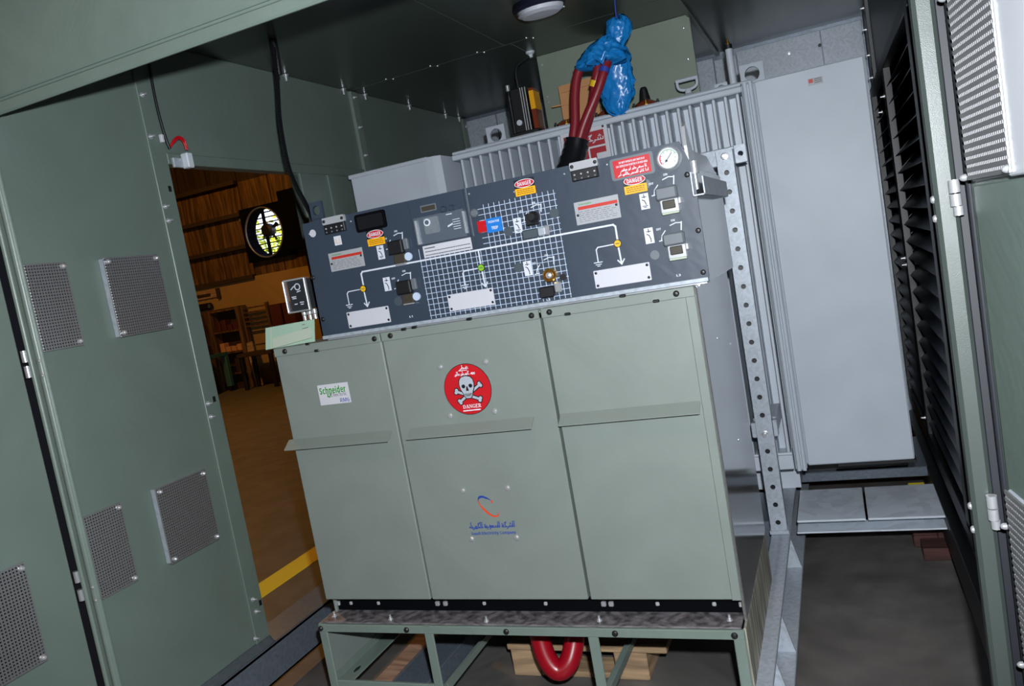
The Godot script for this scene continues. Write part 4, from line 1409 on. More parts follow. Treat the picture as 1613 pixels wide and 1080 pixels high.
	g = Geo.new()
	var x0 := 1.167
	var x1 := 1.220
	var zf := -0.93
	var n := 20
	var y := 1.074
	g.bx(x0, x1, y, 1.117, zf - 0.003, zf)
	for k in n:
		g.holed(Vector2(1.193, y - 0.0316), x1 - x0, 0.0632, 0.0085, zf - 0.003, zf)
		y -= 0.0632
	g.bx(x0, x1, -0.196, y, zf - 0.003, zf)
	g.bx(x0, x0 + 0.003, -0.196, 1.117, zf - 0.05, zf - 0.001)
	g.bx(x1 - 0.003, x1, -0.196, 1.117, zf - 0.05, zf - 0.001)
	put("strut", g, M.galvanised, t)
	g = Geo.new()
	g.bx(x0 + 0.004, x1 - 0.004, -0.196, 1.11, zf - 0.052, zf - 0.050)
	put("strut_back", g, M.louver_black, t)
	g = Geo.new()
	g.bx(x0 - 0.006, x1 + 0.006, -0.2, -0.186, zf - 0.055, zf + 0.006, 0.002)
	put("foot_plate", g, M.galvanised, t)
	g = Geo.new()
	g.bx(1.10, 1.222, 1.070, 1.128, -1.02, -0.984, 0.003)
	g.holed(Vector2(1.240, 1.099), 0.036, 0.058, 0.009, -0.988, -0.984)
	g.bx(1.222, 1.258, 1.124, 1.128, -1.02, -0.988)
	g.bx(1.222, 1.258, 1.070, 1.074, -1.02, -0.988)
	g.bx(1.12, 1.16, 1.075, 1.123, -1.207, -1.02, 0.002)
	put("cross_strut", g, M.galvanised, t)
	g = Geo.new()
	g.bx(1.150, 1.166, 0.143, 0.195, -0.965, -0.935, 0.002)
	g.bx(1.221, 1.236, 0.143, 0.200, -0.965, -0.935, 0.002)
	g.bx(1.155, 1.232, 0.143, 0.2, -1.19, -0.985, 0.002)
	put("clamp", g, M.galvanised, t)
	for yy in [1.096, 0.156]: fit(bolt_mesh, "bolt", t, Vector3(1.193, yy, zf), FACE_Z, M.steel, 1.4)
	# timber blocks
	for q in [[1.64, 1.765, -0.40, -0.355, -1.25, -1.15, "lower red timber block on the floor under the right side channel"], [1.62, 1.70, -0.355, -0.315, -1.40, -1.27, "upper red timber block set behind another under the cross plate"], [1.70, 1.775, -0.40, -0.33, -1.45, -1.26, "dark red timber block against the right side channel at the back"]]:
		g = Geo.new()
		g.bx(q[0], q[1], q[2], q[3], q[4], q[5], 0.003)
		tag(put("timber_block", g, M.wood_red), q[6], "block", "red timber blocks")
	g = Geo.new()
	g.bx(1.62, 1.70, -0.400, -0.355, -1.40, -1.27, 0.003)
	tag(put("timber_block", g, M.wood_red), "bottom red timber block carrying the block behind the front one", "block", "red timber blocks")
	g = Geo.new()
	g.bx(1.64, 1.70, -0.40, -0.27, -1.62, -1.52, 0.003)
	tag(put("timber_block", g, M.floor_yellow), "yellow painted block at the foot of the transformer base", "block")
	# plank outside the left wall, plank under the unit
	g = Geo.new()
	g.bx(-0.78, -0.50, -0.40, -0.385, -2.2, 0.6, 0.002)
	tag(put("floor_plank", g, M.plank_pale), "pale pinkish plank on the floor outside the left doorway", "plank")
	g = Geo.new()
	g.bx(-0.065, 0.06, -0.40, -0.385, -1.0, 0.3, 0.002)
	tag(put("floor_plank", g, M.plank_pale), "pale plank on the floor under the switchgear stand", "plank")
	# pallet under the stand
	t = thing("wooden_pallet", "small rough wooden pallet on the floor under the switchgear stand", "pallet", Vector3(0.40, -0.40, -0.32))
	for q in [[0.0, 0.09, 0.0, 0.09, -0.14, 0.0], [0.335, 0.435, 0.0, 0.10, -0.17, 0.0], [0.0, 0.09, 0.0, 0.09, -0.5, -0.37], [0.335, 0.435, 0.0, 0.09, -0.5, -0.37]]:
		g = Geo.new()
		g.bx(q[0], q[1], q[2], q[3], q[4], q[5], 0.004)
		put("block", g, M.wood, t)
	for q in [[-0.005, 0.50, -0.10, 0.008], [-0.005, 0.48, -0.27, -0.15], [0.0, 0.52, -0.46, -0.34]]:
		g = Geo.new()
		g.bx(q[0], q[1], 0.0905, 0.110, q[2], q[3], 0.003)
		put("deck_board", g, M.wood, t)
	g = Geo.new()
	g.bx(0.09, 0.335, 0.0, 0.018, -0.10, -0.005, 0.003)
	put("deck_board", g, M.wood, t)
	# red cable loop
	g = Geo.new()
	g.tube(smooth_path([Vector3(0.570, -0.05, -0.20), Vector3(0.576, -0.16, -0.175), Vector3(0.592, -0.235, -0.155), Vector3(0.622, -0.276, -0.150), Vector3(0.655, -0.260, -0.165), Vector3(0.672, -0.20, -0.20), Vector3(0.677, -0.10, -0.24), Vector3(0.677, -0.04, -0.25)], 8), 0.029, 20)
	tag(put("cable_loop", g, M.loop_red), "thick bright red cable looping down under the switchgear stand", "cable")

# ------------------------------------------------------------------ the transformer
func transformer():
	var t := thing("transformer", "light grey oil transformer with corrugated fins and large cable boxes", "transformer")
	var g := Geo.new()
	g.bx(0.10, 1.28, -0.05, 1.352, -2.0, -1.305)
	put("tank", g, M.fin_grey, t)
	g = Geo.new()
	g.bx(-0.0055, 0.0055, 0.0, 1.325, -1.31, -1.21, 0.003)
	var fm := g.mesh()
	for k in 27: put("fin", fm, M.fin_grey, t, Vector3(0.135 + 0.0424 * k, 0, 0))
	g = Geo.new()
	g.bx(0.10, 1.255, 1.325, 1.347, -1.42, -1.195, 0.004)
	g.bx(0.10, 1.255, 1.349, 1.360, -1.50, -1.205, 0.003)
	put("top_flange", g, M.trafo_grey, t)
	g = Geo.new()
	g.bx(0.08, 1.28, 1.352, 1.392, -2.05, -1.385, 0.004)
	put("lid", g, M.trafo_grey, t)
	g = Geo.new()
	g.cyl(Vector3(0.12, 0.004, -1.20), Vector3(1.25, 0.004, -1.20), 0.006, 8)
	g.bx(0.12, 1.25, -0.06, -0.002, -1.38, -1.21, 0.003)
	g.bx(0.1, 1.25, -0.2, -0.05, -1.9, -1.42)
	put("bottom_rail", g, M.fin_grey, t)
	# right cable box
	g = Geo.new()
	g.bx(1.262, 1.656, -0.045, 1.352, -1.75, -1.215, 0.006)
	var rb := put("cable_box", g, M.trafo_grey, t)
	g = Geo.new()
	g.bx(1.300, 1.654, -0.045, 1.350, -1.215, -1.196, 0.004)
	put("box_door", g, M.trafo_grey, rb)
	g = Geo.new()
	g.bx(1.255, 1.296, -0.062, 1.354, -1.24, -1.19, 0.008)
	g.cyl(Vector3(1.287, -0.06, -1.19), Vector3(1.287, 1.352, -1.19), 0.007, 12)
	g.cyl(Vector3(1.268, -0.06, -1.19), Vector3(1.268, 1.352, -1.19), 0.008, 12)
	put("rounded_edge", g, M.trafo_grey, rb)
	g = Geo.new()
	g.bx(1.474, 1.522, 1.291, 1.315, -1.196, -1.194)
	var lb := put("maker_plate", g, M.label_grey, rb)
	g = Geo.new()
	g.bx(1.476, 1.490, 1.300, 1.313, -1.194, -1.1935)
	put("print", g, M.red_print, lb)
	g = Geo.new()
	for k in 3: g.bx(1.494, 1.518, 1.309 - 0.006 * k, 1.3115 - 0.006 * k, -1.194, -1.1935)
	put("print", g, M.grey_text, lb)
	g = Geo.new()
	g.bx(1.40, 1.66, -0.058, -0.046, -1.6, -1.2, 0.002)
	put("box_base", g, M.black, rb)
	g = Geo.new()
	g.bx(1.27, 1.65, -0.2, -0.058, -1.9, -1.62, 0.002)
	put("box_base", g, M.louver_black, rb)
	# left cable box
	g = Geo.new()
	g.bx(-0.336, 0.030, 0.05, 1.345, -1.40, -1.105, 0.006)
	g.bx(-0.342, 0.036, 1.335, 1.352, -1.40, -1.10, 0.003)
	var lbx := put("cable_box", g, M.trafo_grey, t)
	g = Geo.new()
	g.prism(PackedVector2Array([Vector2(0.024, 1.104), Vector2(0.058, 1.108), Vector2(0.085, 1.128), Vector2(0.085, 1.40), Vector2(0.024, 1.40)]), 0.05, 1.349, Transform3D(Basis(Vector3.RIGHT, Vector3(0, 0, -1), Vector3(0, 1, 0)), Vector3.ZERO))
	put("rounded_edge", g, M.trafo_grey, lbx)
	# bushings
	for q in [[0.858, true], [0.70, false], [0.52, false]]:
		var x: float = q[0]
		var P := Transform3D(Basis.IDENTITY, Vector3(x, 1.392, -1.50))
		g = Geo.new()
		g.lathe([Vector2(0.052, 0), Vector2(0.052, 0.010), Vector2(0.042, 0.024), Vector2(0.036, 0.028), Vector2(0.026, 0.034), Vector2(0, 0.034)], P, 24)
		var bu := put("bushing", g, M.copper_glaze, t)
		if q[1]:
			g = Geo.new()
			g.lathe([Vector2(0.024, 0.030), Vector2(0.022, 0.040), Vector2(0.015, 0.080), Vector2(0.011, 0.088), Vector2(0, 0.090)], P, 20)
			put("insulator_cap", g, M.black, bu)
		for k in 6:
			g = Geo.new()
			var a := TAU * k / 6 + 0.3
			var c := Vector3(x + 0.055 * cos(a), 1.392, -1.50 + 0.055 * sin(a))
			g.box(c + Vector3(0, 0.009, 0), Vector3(0.018, 0.010, 0.014), 0.002, Basis(Vector3.UP, -a))
			g.cyl(c, c + Vector3(0, 0.028, 0), 0.0045, 8)
			g.cyl(c + Vector3(0, 0.012, 0), c + Vector3(0, 0.019, 0), 0.008, 6)
			put("clamp", g, M.brass if k % 2 else M.black, bu)
	# drain handle ring, filler pipe, lifting lugs
	g = Geo.new()
	g.tube(smooth_path([Vector3(0.996, 1.465, -1.48), Vector3(0.999, 1.438, -1.48), Vector3(1.018, 1.427, -1.48), Vector3(1.052, 1.427, -1.48), Vector3(1.071, 1.438, -1.48), Vector3(1.074, 1.465, -1.48)], 6), 0.006, 10)
	g.bx(0.990, 1.080, 1.458, 1.472, -1.488, -1.472, 0.004)
	g.lathe([Vector2(0.024, 0), Vector2(0.024, 0.012), Vector2(0.014, 0.02), Vector2(0.012, 0.036), Vector2(0, 0.036)], Transform3D(Basis.IDENTITY, Vector3(1.035, 1.391, -1.48)), 16)
	put("valve_handle", g, M.trafo_grey, t)
	g = Geo.new()
	g.cyl(Vector3(1.205, 1.39, -1.52), Vector3(1.205, 1.545, -1.52), 0.014, 18)
	var fp := put("filler_pipe", g, M.fin_grey, t)
	g = Geo.new()
	g.cyl(Vector3(1.205, 1.545, -1.52), Vector3(1.205, 1.562, -1.52), 0.015, 16)
	put("pipe_collar", g, M.black, fp)
	g = Geo.new()
	g.lathe([Vector2(0.009, 0), Vector2(0.008, 0.010), Vector2(0.004, 0.014), Vector2(0.003, 0.026), Vector2(0, 0.028)], Transform3D(Basis.IDENTITY, Vector3(1.205, 1.560, -1.52)), 14)
	put("brass_valve", g, M.brass, fp)
	for q in [[1.28, 1.392], [0.195, 1.40], [1.16, 1.38]]:
		g = Geo.new()
		var k := 1.0 if q[0] != 1.16 else 0.55
		g.holed(Vector2(q[0], q[1] + 0.035 * k), 0.088 * k, 0.080 * k, 0.028 * k, -1.505, -1.49)
		put("lifting_lug", g, M.trafo_grey, t)
	# company sign on the fins
	g = Geo.new()
	g.bx(0.570, 0.757, 1.06, 1.332, -1.203, -1.197, 0.001)
	var sg := put("company_sign", g, M.sign_white, t)
	var X := Transform3D(Basis.IDENTITY, Vector3(0, 0, -1.197))
	g = Geo.new()
	g.prism(rect(0.582, 1.07, 0.742, 1.312), 0, 0.0012, X)
	put("red_field", g, M.sign_red, sg)
	g = Geo.new()
	g.prism(PackedVector2Array([Vector2(0.742, 1.257), Vector2(0.672, 1.257), Vector2(0.672, 1.08), Vector2(0.679, 1.08), Vector2(0.679, 1.250), Vector2(0.742, 1.250)]), 0.001, 0.0018, X)
	put("emblem_line", g, M.sign_white, sg)
	g = Geo.new()
	g.prism(PackedVector2Array([Vector2(0.744, 1.228), Vector2(0.703, 1.228), Vector2(0.703, 1.180), Vector2(0.744, 1.180)]), 0.001, 0.0018, X)
	put("emblem_square", g, M.sign_white, sg)
	g = Geo.new()
	g.prism(PackedVector2Array([Vector2(0.640, 1.257), Vector2(0.633, 1.257), Vector2(0.640, 1.08), Vector2(0.648, 1.08)]), 0.001, 0.0018, X)
	put("emblem_line", g, M.sign_white, sg)
	g = Geo.new()
	arabic(g, "sheen reh kaf tehm sp alef lam heh", 0.737, 1.277, 0.125, 0.027, 0.0036, 0.001, 0.0016, X)
	put("arabic_lettering", g, M.sign_white, sg)
	fit(dome_mesh, "screw", sg, Vector3(0.742, 1.322, -1.197), FACE_Z, M.black, 0.7)
	# protection relay on the lid
	g = Geo.new()
	g.bx(0.30, 0.375, 1.40, 1.60, -1.54, -1.46, 0.004)
	var rl := put("gas_relay", g, M.black, t)
	for x in [0.352, 0.362, 0.374]:
		g = Geo.new()
		g.cyl(Vector3(x, 1.41, -1.452), Vector3(x, 1.595, -1.452), 0.0025, 8)
		put("guard_rod", g, M.steel, rl)
	g = Geo.new()
	g.bx(0.380, 0.402, 1.415, 1.59, -1.55, -1.47, 0.003)
	put("oil_window", g, M.copper_glaze, rl)
	g = Geo.new()
	g.bx(0.381, 0.4035, 1.50, 1.578, -1.548, -1.468, 0.002)
	put("oil_window", g, M.danger_yellow, rl)
	g = Geo.new()
	g.cyl(Vector3(0.325, 1.455, -1.462), Vector3(0.325, 1.455, -1.452), 0.012, 16)
	put("round_cap", g, M.dial_white, rl)
	g = Geo.new()
	g.cyl(Vector3(0.285, 1.40, -1.49), Vector3(0.285, 1.58, -1.49), 0.011, 12)
	g.cyl(Vector3(0.285, 1.58, -1.49), Vector3(0.285, 1.605, -1.49), 0.006, 10)
	put("brass_pipe", g, M.boot_black, rl)
	g = Geo.new()
	g.cyl(Vector3(0.287, 1.600, -1.485), Vector3(0.287, 1.625, -1.485), 0.009, 8)
	put("pipe_cap", g, M.steel, rl)
	g = Geo.new()
	g.bx(0.28, 0.41, 1.39, 1.415, -1.56, -1.44, 0.004)
	put("relay_base", g, M.black, rl)
	# cable from the relay to the roof
	t = thing("relay_cable", "thin black cable with white gland rising from the lid relay to the roof", "cable")
	g = Geo.new()
	g.tube(smooth_path([Vector3(0.335, 1.60, -1.49), Vector3(0.333, 1.66, -1.49), Vector3(0.345, 1.70, -1.50), Vector3(0.392, 1.728, -1.53)], 6), 0.005, 8)
	put("cable", g, M.black, t)
	g = Geo.new()
	g.lathe([Vector2(0, 0), Vector2(0.020, 0), Vector2(0.019, -0.008), Vector2(0.010, -0.014), Vector2(0.009, -0.026), Vector2(0, -0.026)], Transform3D(Basis.IDENTITY, Vector3(0.396, 1.751, -1.54)), 16)
	put("cable_gland", g, M.dial_white, t)
	# cardboard piece
	t = thing("cardboard_piece", "brown cardboard piece standing on the transformer lid behind the red cables", "cardboard")
	g = Geo.new()
	g.bx(0.490, 0.655, 1.393, 1.578, -1.565, -1.55, 0.001)
	put("panel", g, M.cardboard, t)
	g = Geo.new()
	g.box(Vector3(0.50, 1.50, -1.546), Vector3(0.10, 0.006, 0.004), 0.0, Basis(Vector3(0, 0, 1), -0.05))
	g.box(Vector3(0.575, 1.566, -1.548), Vector3(0.15, 0.03, 0.006), 0.0, Basis(Vector3(0, 0, 1), 0.03))
	put("fold", g, M.cardboard, t)
	# red power cables in a black boot
	t = thing("power_cable", "dark red three core power cable rising from a black boot into the blue bag", "cable")
	var cores := [
		[Vector3(0.628, 1.18, -1.085), Vector3(0.648, 1.285, -1.10), Vector3(0.664, 1.35, -1.11), Vector3(0.676, 1.44, -1.12), Vector3(0.694, 1.51, -1.13), Vector3(0.725, 1.56, -1.14), Vector3(0.76, 1.585, -1.15)],
		[Vector3(0.642, 1.18, -1.070), Vector3(0.676, 1.275, -1.08), Vector3(0.710, 1.34, -1.085), Vector3(0.763, 1.42, -1.09), Vector3(0.800, 1.49, -1.10), Vector3(0.822, 1.54, -1.12), Vector3(0.832, 1.575, -1.14)],
		[Vector3(0.640, 1.18, -1.10), Vector3(0.682, 1.285, -1.115), Vector3(0.712, 1.35, -1.13), Vector3(0.742, 1.42, -1.13), Vector3(0.765, 1.48, -1.12), Vector3(0.783, 1.535, -1.13), Vector3(0.80, 1.575, -1.15)]]
	for c in cores:
		g = Geo.new()
		g.tube(smooth_path(c, 6), 0.0175, 16)
		put("core", g, M.cable_red, t)
	g = Geo.new()
	var bp := smooth_path([Vector3(0.575, 0.95, -0.95), Vector3(0.600, 1.09, -1.0), Vector3(0.628, 1.18, -1.06), Vector3(0.650, 1.235, -1.085), Vector3(0.664, 1.278, -1.095)], 6)
	var br := []
	for i in bp.size(): br.append(0.050 - 0.006 * i / bp.size() + 0.0025 * sin(i * 1.9))
	g.tube(bp, br, 20)
	put("boot", g, M.boot_black, t)
	g = Geo.new()
	g.cyl(Vector3(0.753, 1.456, -1.122), Vector3(0.763, 1.476, -1.12), 0.0192, 16)
	put("tape_band", g, M.tape_yellow, t)
	g = Geo.new()
	g.cyl(Vector3(0.801, 1.492, -1.10), Vector3(0.808, 1.508, -1.104), 0.0192, 16)
	put("tape_band", g, M.tape_blue, t)
	# blue plastic bag
	t = thing("plastic_bag", "bright blue plastic bag tied over the upper ends of the red cables", "bag")
	put("bag_head", bag_shape([[0.868, 1.676, -1.15, 0.012, 0.012], [0.867, 1.668, -1.15, 0.036, 0.03], [0.870, 1.645, -1.15, 0.046, 0.036], [0.866, 1.615, -1.15, 0.040, 0.032], [0.850, 1.590, -1.15, 0.036, 0.03], [0.835, 1.570, -1.15, 0.046, 0.036]], 3), M.bag_blue, t)
	put("bag_skirt", bag_shape([[0.842, 1.615, -1.145, 0.014, 0.02], [0.822, 1.606, -1.14, 0.040, 0.036], [0.808, 1.588, -1.14, 0.066, 0.05], [0.797, 1.565, -1.14, 0.084, 0.062], [0.794, 1.545, -1.135, 0.092, 0.068], [0.797, 1.528, -1.135, 0.086, 0.070], [0.800, 1.524, -1.135, 0.04, 0.04]], 5), M.bag_blue, t)
	put("bag_tail", bag_shape([[0.838, 1.585, -1.18, 0.040, 0.03], [0.822, 1.55, -1.19, 0.062, 0.034], [0.815, 1.51, -1.20, 0.066, 0.034], [0.818, 1.46, -1.205, 0.064, 0.032], [0.818, 1.42, -1.205, 0.058, 0.028], [0.808, 1.385, -1.205, 0.046, 0.024], [0.812, 1.362, -1.205, 0.030, 0.016], [0.816, 1.350, -1.205, 0.006, 0.006]], 8), M.bag_blue, t)
	g = Geo.new()
	g.tube(smooth_path([Vector3(0.868, 1.668, -1.15), Vector3(0.868, 1.70, -1.15), Vector3(0.872, 1.748, -1.15)], 4), 0.003, 8)
	put("tie_string", g, M.tape_blue, t)

func bag_shape(rings: Array, sd: int) -> Geo:
	var g := Geo.new()
	var f := FastNoiseLite.new()
	f.seed = sd
	f.frequency = 1.0
	var S := 40
	var L := (rings.size() - 1) * 6 + 1
	var P := []
	for i in L:
		var q := float(i) / 6.0
		var a: int = mini(int(q), rings.size() - 2)
		var u := q - a
		var row := []
		for k in S:
			var th := TAU * k / S
			var vals := []
			for w in 5:
				var p0: float = rings[maxi(a - 1, 0)][w]; var p1: float = rings[a][w]; var p2: float = rings[a + 1][w]; var p3: float = rings[mini(a + 2, rings.size() - 1)][w]
				vals.append(cubic_interpolate(p1, p2, p0, p3, u))
			var c := Vector3(vals[0], vals[1], vals[2])
			var fold := 1.0 + 0.22 * f.get_noise_3d(cos(th) * 4.0, sin(th) * 4.0, vals[1] * 18.0) + 0.14 * f.get_noise_3d(cos(th) * 9.0, sin(th) * 9.0, vals[1] * 45.0)
			row.append(c + Vector3(cos(th) * vals[3] * fold, 0.022 * f.get_noise_3d(cos(th) * 3.0, sin(th) * 5.0, 7.0), sin(th) * vals[4] * fold))
		P.append(row)
	var N := []
	for i in L:
		var row := []
		for k in S:
			var du: Vector3 = P[i][(k + 1) % S] - P[i][(k + S - 1) % S]
			var dv: Vector3 = P[mini(i + 1, L - 1)][k] - P[maxi(i - 1, 0)][k]
			var nn := du.cross(dv).normalized()
			var c := Vector3.ZERO
			for z in S: c += P[i][z] / S
			if nn.dot(P[i][k] - c) < 0: nn = -nn
			row.append(nn)
		N.append(row)
	for i in L - 1:
		for k in S:
			var k2 := (k + 1) % S
			g.tri(P[i][k], P[i][k2], P[i + 1][k2], N[i][k], N[i][k2], N[i + 1][k2])
			g.tri(P[i][k], P[i + 1][k2], P[i + 1][k], N[i][k], N[i + 1][k2], N[i + 1][k])
	for e in [0, L - 1]:
		var c := Vector3.ZERO
		for z in S: c += P[e][z] / S
		for k in S: g.flat(c, P[e][k], P[e][(k + 1) % S], Vector3(0, 1 if e == 0 else -1, 0))
	return g

# ------------------------------------------------------------------ the hall outside
func hall():
	var g := Geo.new()
	g.bx(-16, 10, -0.5, -0.4, -9.3, 9)
	struct("floor", g, M.floor, "worn concrete hall floor")
	g = Geo.new()
	g.bx(-40, 30, -0.6, -0.4, -40, -9.3)
	struct("ground", g, M.plank_pale, "bare ground outside the hall")
	g = Geo.new()
	g.bx(-1.19, -1.05, -0.40, -0.398, -6.5, 4.0)
	tag(put("floor_stripe", g, M.floor_yellow), "yellow stripe painted on the hall floor outside the doorway", "stripe")
	# far wall: masonry below, brown sheets above, purlins across
	g = Geo.new()
	g.bx(-16, 10, -0.4, 1.42, -9.2, -9.0)
	g.bx(-16, -7.42, 1.42, 6.2, -9.2, -9.08)
	g.bx(-6.58, 10, 1.42, 6.2, -9.2, -9.08)
	g.bx(-7.42, -6.58, 1.42, 1.68, -9.2, -9.08)
	g.bx(-7.42, -6.58, 2.52, 6.2, -9.2, -9.08)
	var wf := struct("wall_far", g, M.wall_ochre, "far wall of the hall with brown corrugated sheets")
	for col in 9:
		for row in 4:
			var x0 := -10.55 + 0.622 * col
			var y0: float = [1.42, 1.93, 2.46, 2.99][row]
			var y1: float = [1.93, 2.46, 2.99, 6.0][row]
			if x0 > -7.5 and x0 < -6.3 and row < 2 and (row == 1 or true):
				if row == 0: y1 = 1.66
				else: continue
			g = Geo.new()
			g.bx(x0, x0 + 0.60, y0, y1, -9.08, -9.05)
			for k in 2: g.bx(x0 + 0.19 + 0.2 * k, x0 + 0.22 + 0.2 * k, y0, y1, -9.05, -9.042, 0.003)
			put("corrugated_sheet", g, M.sheet_brown if row < 3 else M.dark_roof, wf)
	for y in [1.42, 1.93, 2.46, 2.99]:
		for s in [[-10.6, -7.44], [-6.1, -4.5]]:
			g = Geo.new()
			g.bx(s[0], s[1], y - 0.035, y + 0.035, -9.03, -8.94, 0.004)
			put("purlin", g, M.purlin, wf)
	# the other walls and the roof of the hall
	g = Geo.new()
	g.bx(-16.2, -16, -0.4, 6.2, -9.2, 9)
	struct("wall_hall_left", g, M.wall_ochre, "left wall of the hall")
	g = Geo.new()
	g.bx(10, 10.2, -0.4, 6.2, -9.2, 9)
	struct("wall_hall_right", g, M.wall_ochre, "right wall of the hall")
	g = Geo.new()
	g.bx(-16.2, 10.2, -0.4, 6.2, 9, 9.2)
	struct("wall_hall_front", g, M.wall_ochre, "wall of the hall behind the viewer")
	g = Geo.new()
	g.bx(-16.2, 10.2, 6.2, 6.4, -9.2, 9.2)
	struct("ceiling_hall", g, M.dark_roof, "dark roof of the hall")
	# exhaust fan
	var c := Vector2(-7.0, 2.08)
	var t := thing("exhaust_fan", "large round exhaust fan in a dark housing on the far hall wall", "fan", Vector3.ZERO)
	g = Geo.new()
	g.holed(c, 0.86, 0.88, 0.36, -9.16, -8.92, Transform3D.IDENTITY, 40, 0.40)
	put("housing", g, M.black_rough, t)
	g = Geo.new()
	g.bx(-6.57, -6.0, 1.70, 2.66, -9.03, -8.85, 0.01)
	put("motor_cover", g, M.black_rough, t)
	g = Geo.new()
	var rim := []
	for k in 41: rim.append(Vector3(c.x + 0.365 * cos(TAU * k / 40), c.y + 0.405 * sin(TAU * k / 40), -8.91))
	g.tube(rim, 0.014, 8)
	put("inlet_ring", g, M.steel_wire, t)
	for k in 9:
		g = Geo.new()
		g.bx(c.x - 0.40, c.x + 0.40, c.y - 0.34 + 0.085 * k, c.y - 0.325 + 0.085 * k, -9.19, -9.13)
		put("shutter_slat", g, M.purlin, t)
	g = Geo.new()
	g.bar(Vector3(c.x - 0.06, c.y - 0.42, -9.05), Vector3(c.x - 0.06, c.y + 0.42, -9.05), 0.035, 0.05, Vector3(0, 0, 1))
	put("motor_strut", g, M.black_rough, t)
	g = Geo.new()
	g.lathe([Vector2(0, 0), Vector2(0.10, 0), Vector2(0.11, 0.05), Vector2(0.11, 0.12), Vector2(0.07, 0.15), Vector2(0, 0.15)], Transform3D(Basis(Vector3.RIGHT, Vector3(0, 0, 1), Vector3(0, -1, 0)), Vector3(c.x + 0.02, c.y + 0.03, -9.08)), 20)
	put("motor", g, M.black, t)
	for k in 4:
		g = Geo.new()
		var a := TAU * k / 4 + 0.5
		g.box(Vector3(c.x + 0.02 + 0.14 * cos(a), c.y + 0.03 + 0.14 * sin(a), -9.06), Vector3(0.10, 0.06, 0.006), 0.0, Basis(Vector3(0, 0, 1), a) * Basis(Vector3.RIGHT, 0.5))
		put("blade", g, M.black, t)
	g = Geo.new()
	g.lathe([Vector2(0.05, 0), Vector2(0.05, 0.03), Vector2(0.03, 0.07), Vector2(0, 0.08)], Transform3D(Basis(Vector3.RIGHT, Vector3(0, 0, 1), Vector3(0, -1, 0)), Vector3(-7.47, 2.36, -9.03)), 14)
	tag(put("wall_bell", g, M.steel_wire), "small pale bell on the far hall wall left of the exhaust fan", "bell")
	# tree outside, seen through the fan
	t = thing("tree", "sunlit yellow green tree outside the exhaust fan opening", "tree", Vector3(-10.3, -0.4, -13.2))
	g = Geo.new()
	g.tube([Vector3(0, 0, 0), Vector3(0.1, 1.2, 0), Vector3(0.0, 2.3, 0.1)], [0.16, 0.12, 0.05], 10)
	put("trunk", g, M.bark, t)
	g = Geo.new()
	g.quad(Vector3(-0.07, 0, 0), Vector3(0, -0.04, 0.01), Vector3(0.07, 0, 0), Vector3(0, 0.04, 0.01), Vector3(0, 0, 1))
	var mm := MultiMesh.new()
	mm.transform_format = MultiMesh.TRANSFORM_3D
	mm.mesh = g.mesh()
	mm.instance_count = 5200
	for i in 5200:
		var p := Vector3(rng.randfn(0, 0.9), rng.randfn(0, 0.55), rng.randfn(0, 0.6))
		if p.length() > 2.0: p = p.normalized() * 2.0 * rng.randf()
		mm.set_instance_transform(i, Transform3D(Basis.from_euler(Vector3(rng.randf() * TAU, rng.randf() * TAU, rng.randf() * TAU)), p * 1.1 + Vector3(0, 1.95, 0)))
	var lf := MultiMeshInstance3D.new()
	lf.name = "foliage"
	lf.multimesh = mm
	lf.material_override = M.leaf
	lf.set_meta("kind", "stuff")
	t.add_child(lf)
	# workbench
	t = thing("workbench", "teal steel workbench with cluttered top against the far hall wall", "bench", Vector3(-8.40, -0.4, -8.34))
	g = Geo.new()
	g.bx(-0.45, 0.40, 0.60, 0.66, -0.3, 0.3, 0.006)
	put("bench_top", g, M.bench_teal, t)
	g = Geo.new()
	g.bx(-0.45, 0.40, 0.50, 0.60, 0.24, 0.28, 0.006)
	put("apron", g, M.bench_teal, t)
	for q in [[0.35, 0.24], [-0.40, 0.24], [0.35, -0.25], [-0.40, -0.25]]:
		g = Geo.new()
		g.bx(q[0] - 0.05, q[0] + 0.05, 0.08, 0.60, q[1] - 0.04, q[1] + 0.04, 0.008)
		var l := put("leg", g, M.bench_teal, t)
		g = Geo.new()
		g.cyl(Vector3(q[0] - 0.02, 0.045, q[1]), Vector3(q[0] + 0.02, 0.045, q[1]), 0.045, 14)
		put("castor", g, M.black, l)
	var clutter := [[-0.35, 0.10, "red", 0.12, 0.07], [-0.20, 0.16, "white", 0.10, 0.10], [-0.05, 0.05, "wood", 0.14, 0.13], [0.12, 0.12, "wood", 0.13, 0.07], [0.25, 0.0, "dark", 0.10, 0.16]]
	var says := ["small red box at the left end of the workbench top", "pale box second from the left on the workbench top", "tall light brown carton in the middle of the workbench top", "low tan box right of the carton on the workbench", "dark box at the right end of the workbench top"]
	for i in clutter.size():
		var q = clutter[i]
		g = Geo.new()
		g.bx(-8.40 + q[0] - q[3] / 2, -8.40 + q[0] + q[3] / 2, 0.261, 0.261 + q[4], -8.34 + q[1] - 0.06, -8.34 + q[1] + 0.06, 0.006)
		tag(put("bench_box", g, {"red": M.cabinet_red, "white": M.label_grey, "wood": M.cardboard, "dark": M.cabinet_dark}[q[2]]), says[i], "box", "boxes on the workbench")
	g = Geo.new()
	g.bx(-8.53, -8.31, -0.4, -0.1, -8.45, -8.30, 0.005)
	tag(put("parts_bin", g, M.cardboard), "pale parts bin under the teal workbench", "bin")
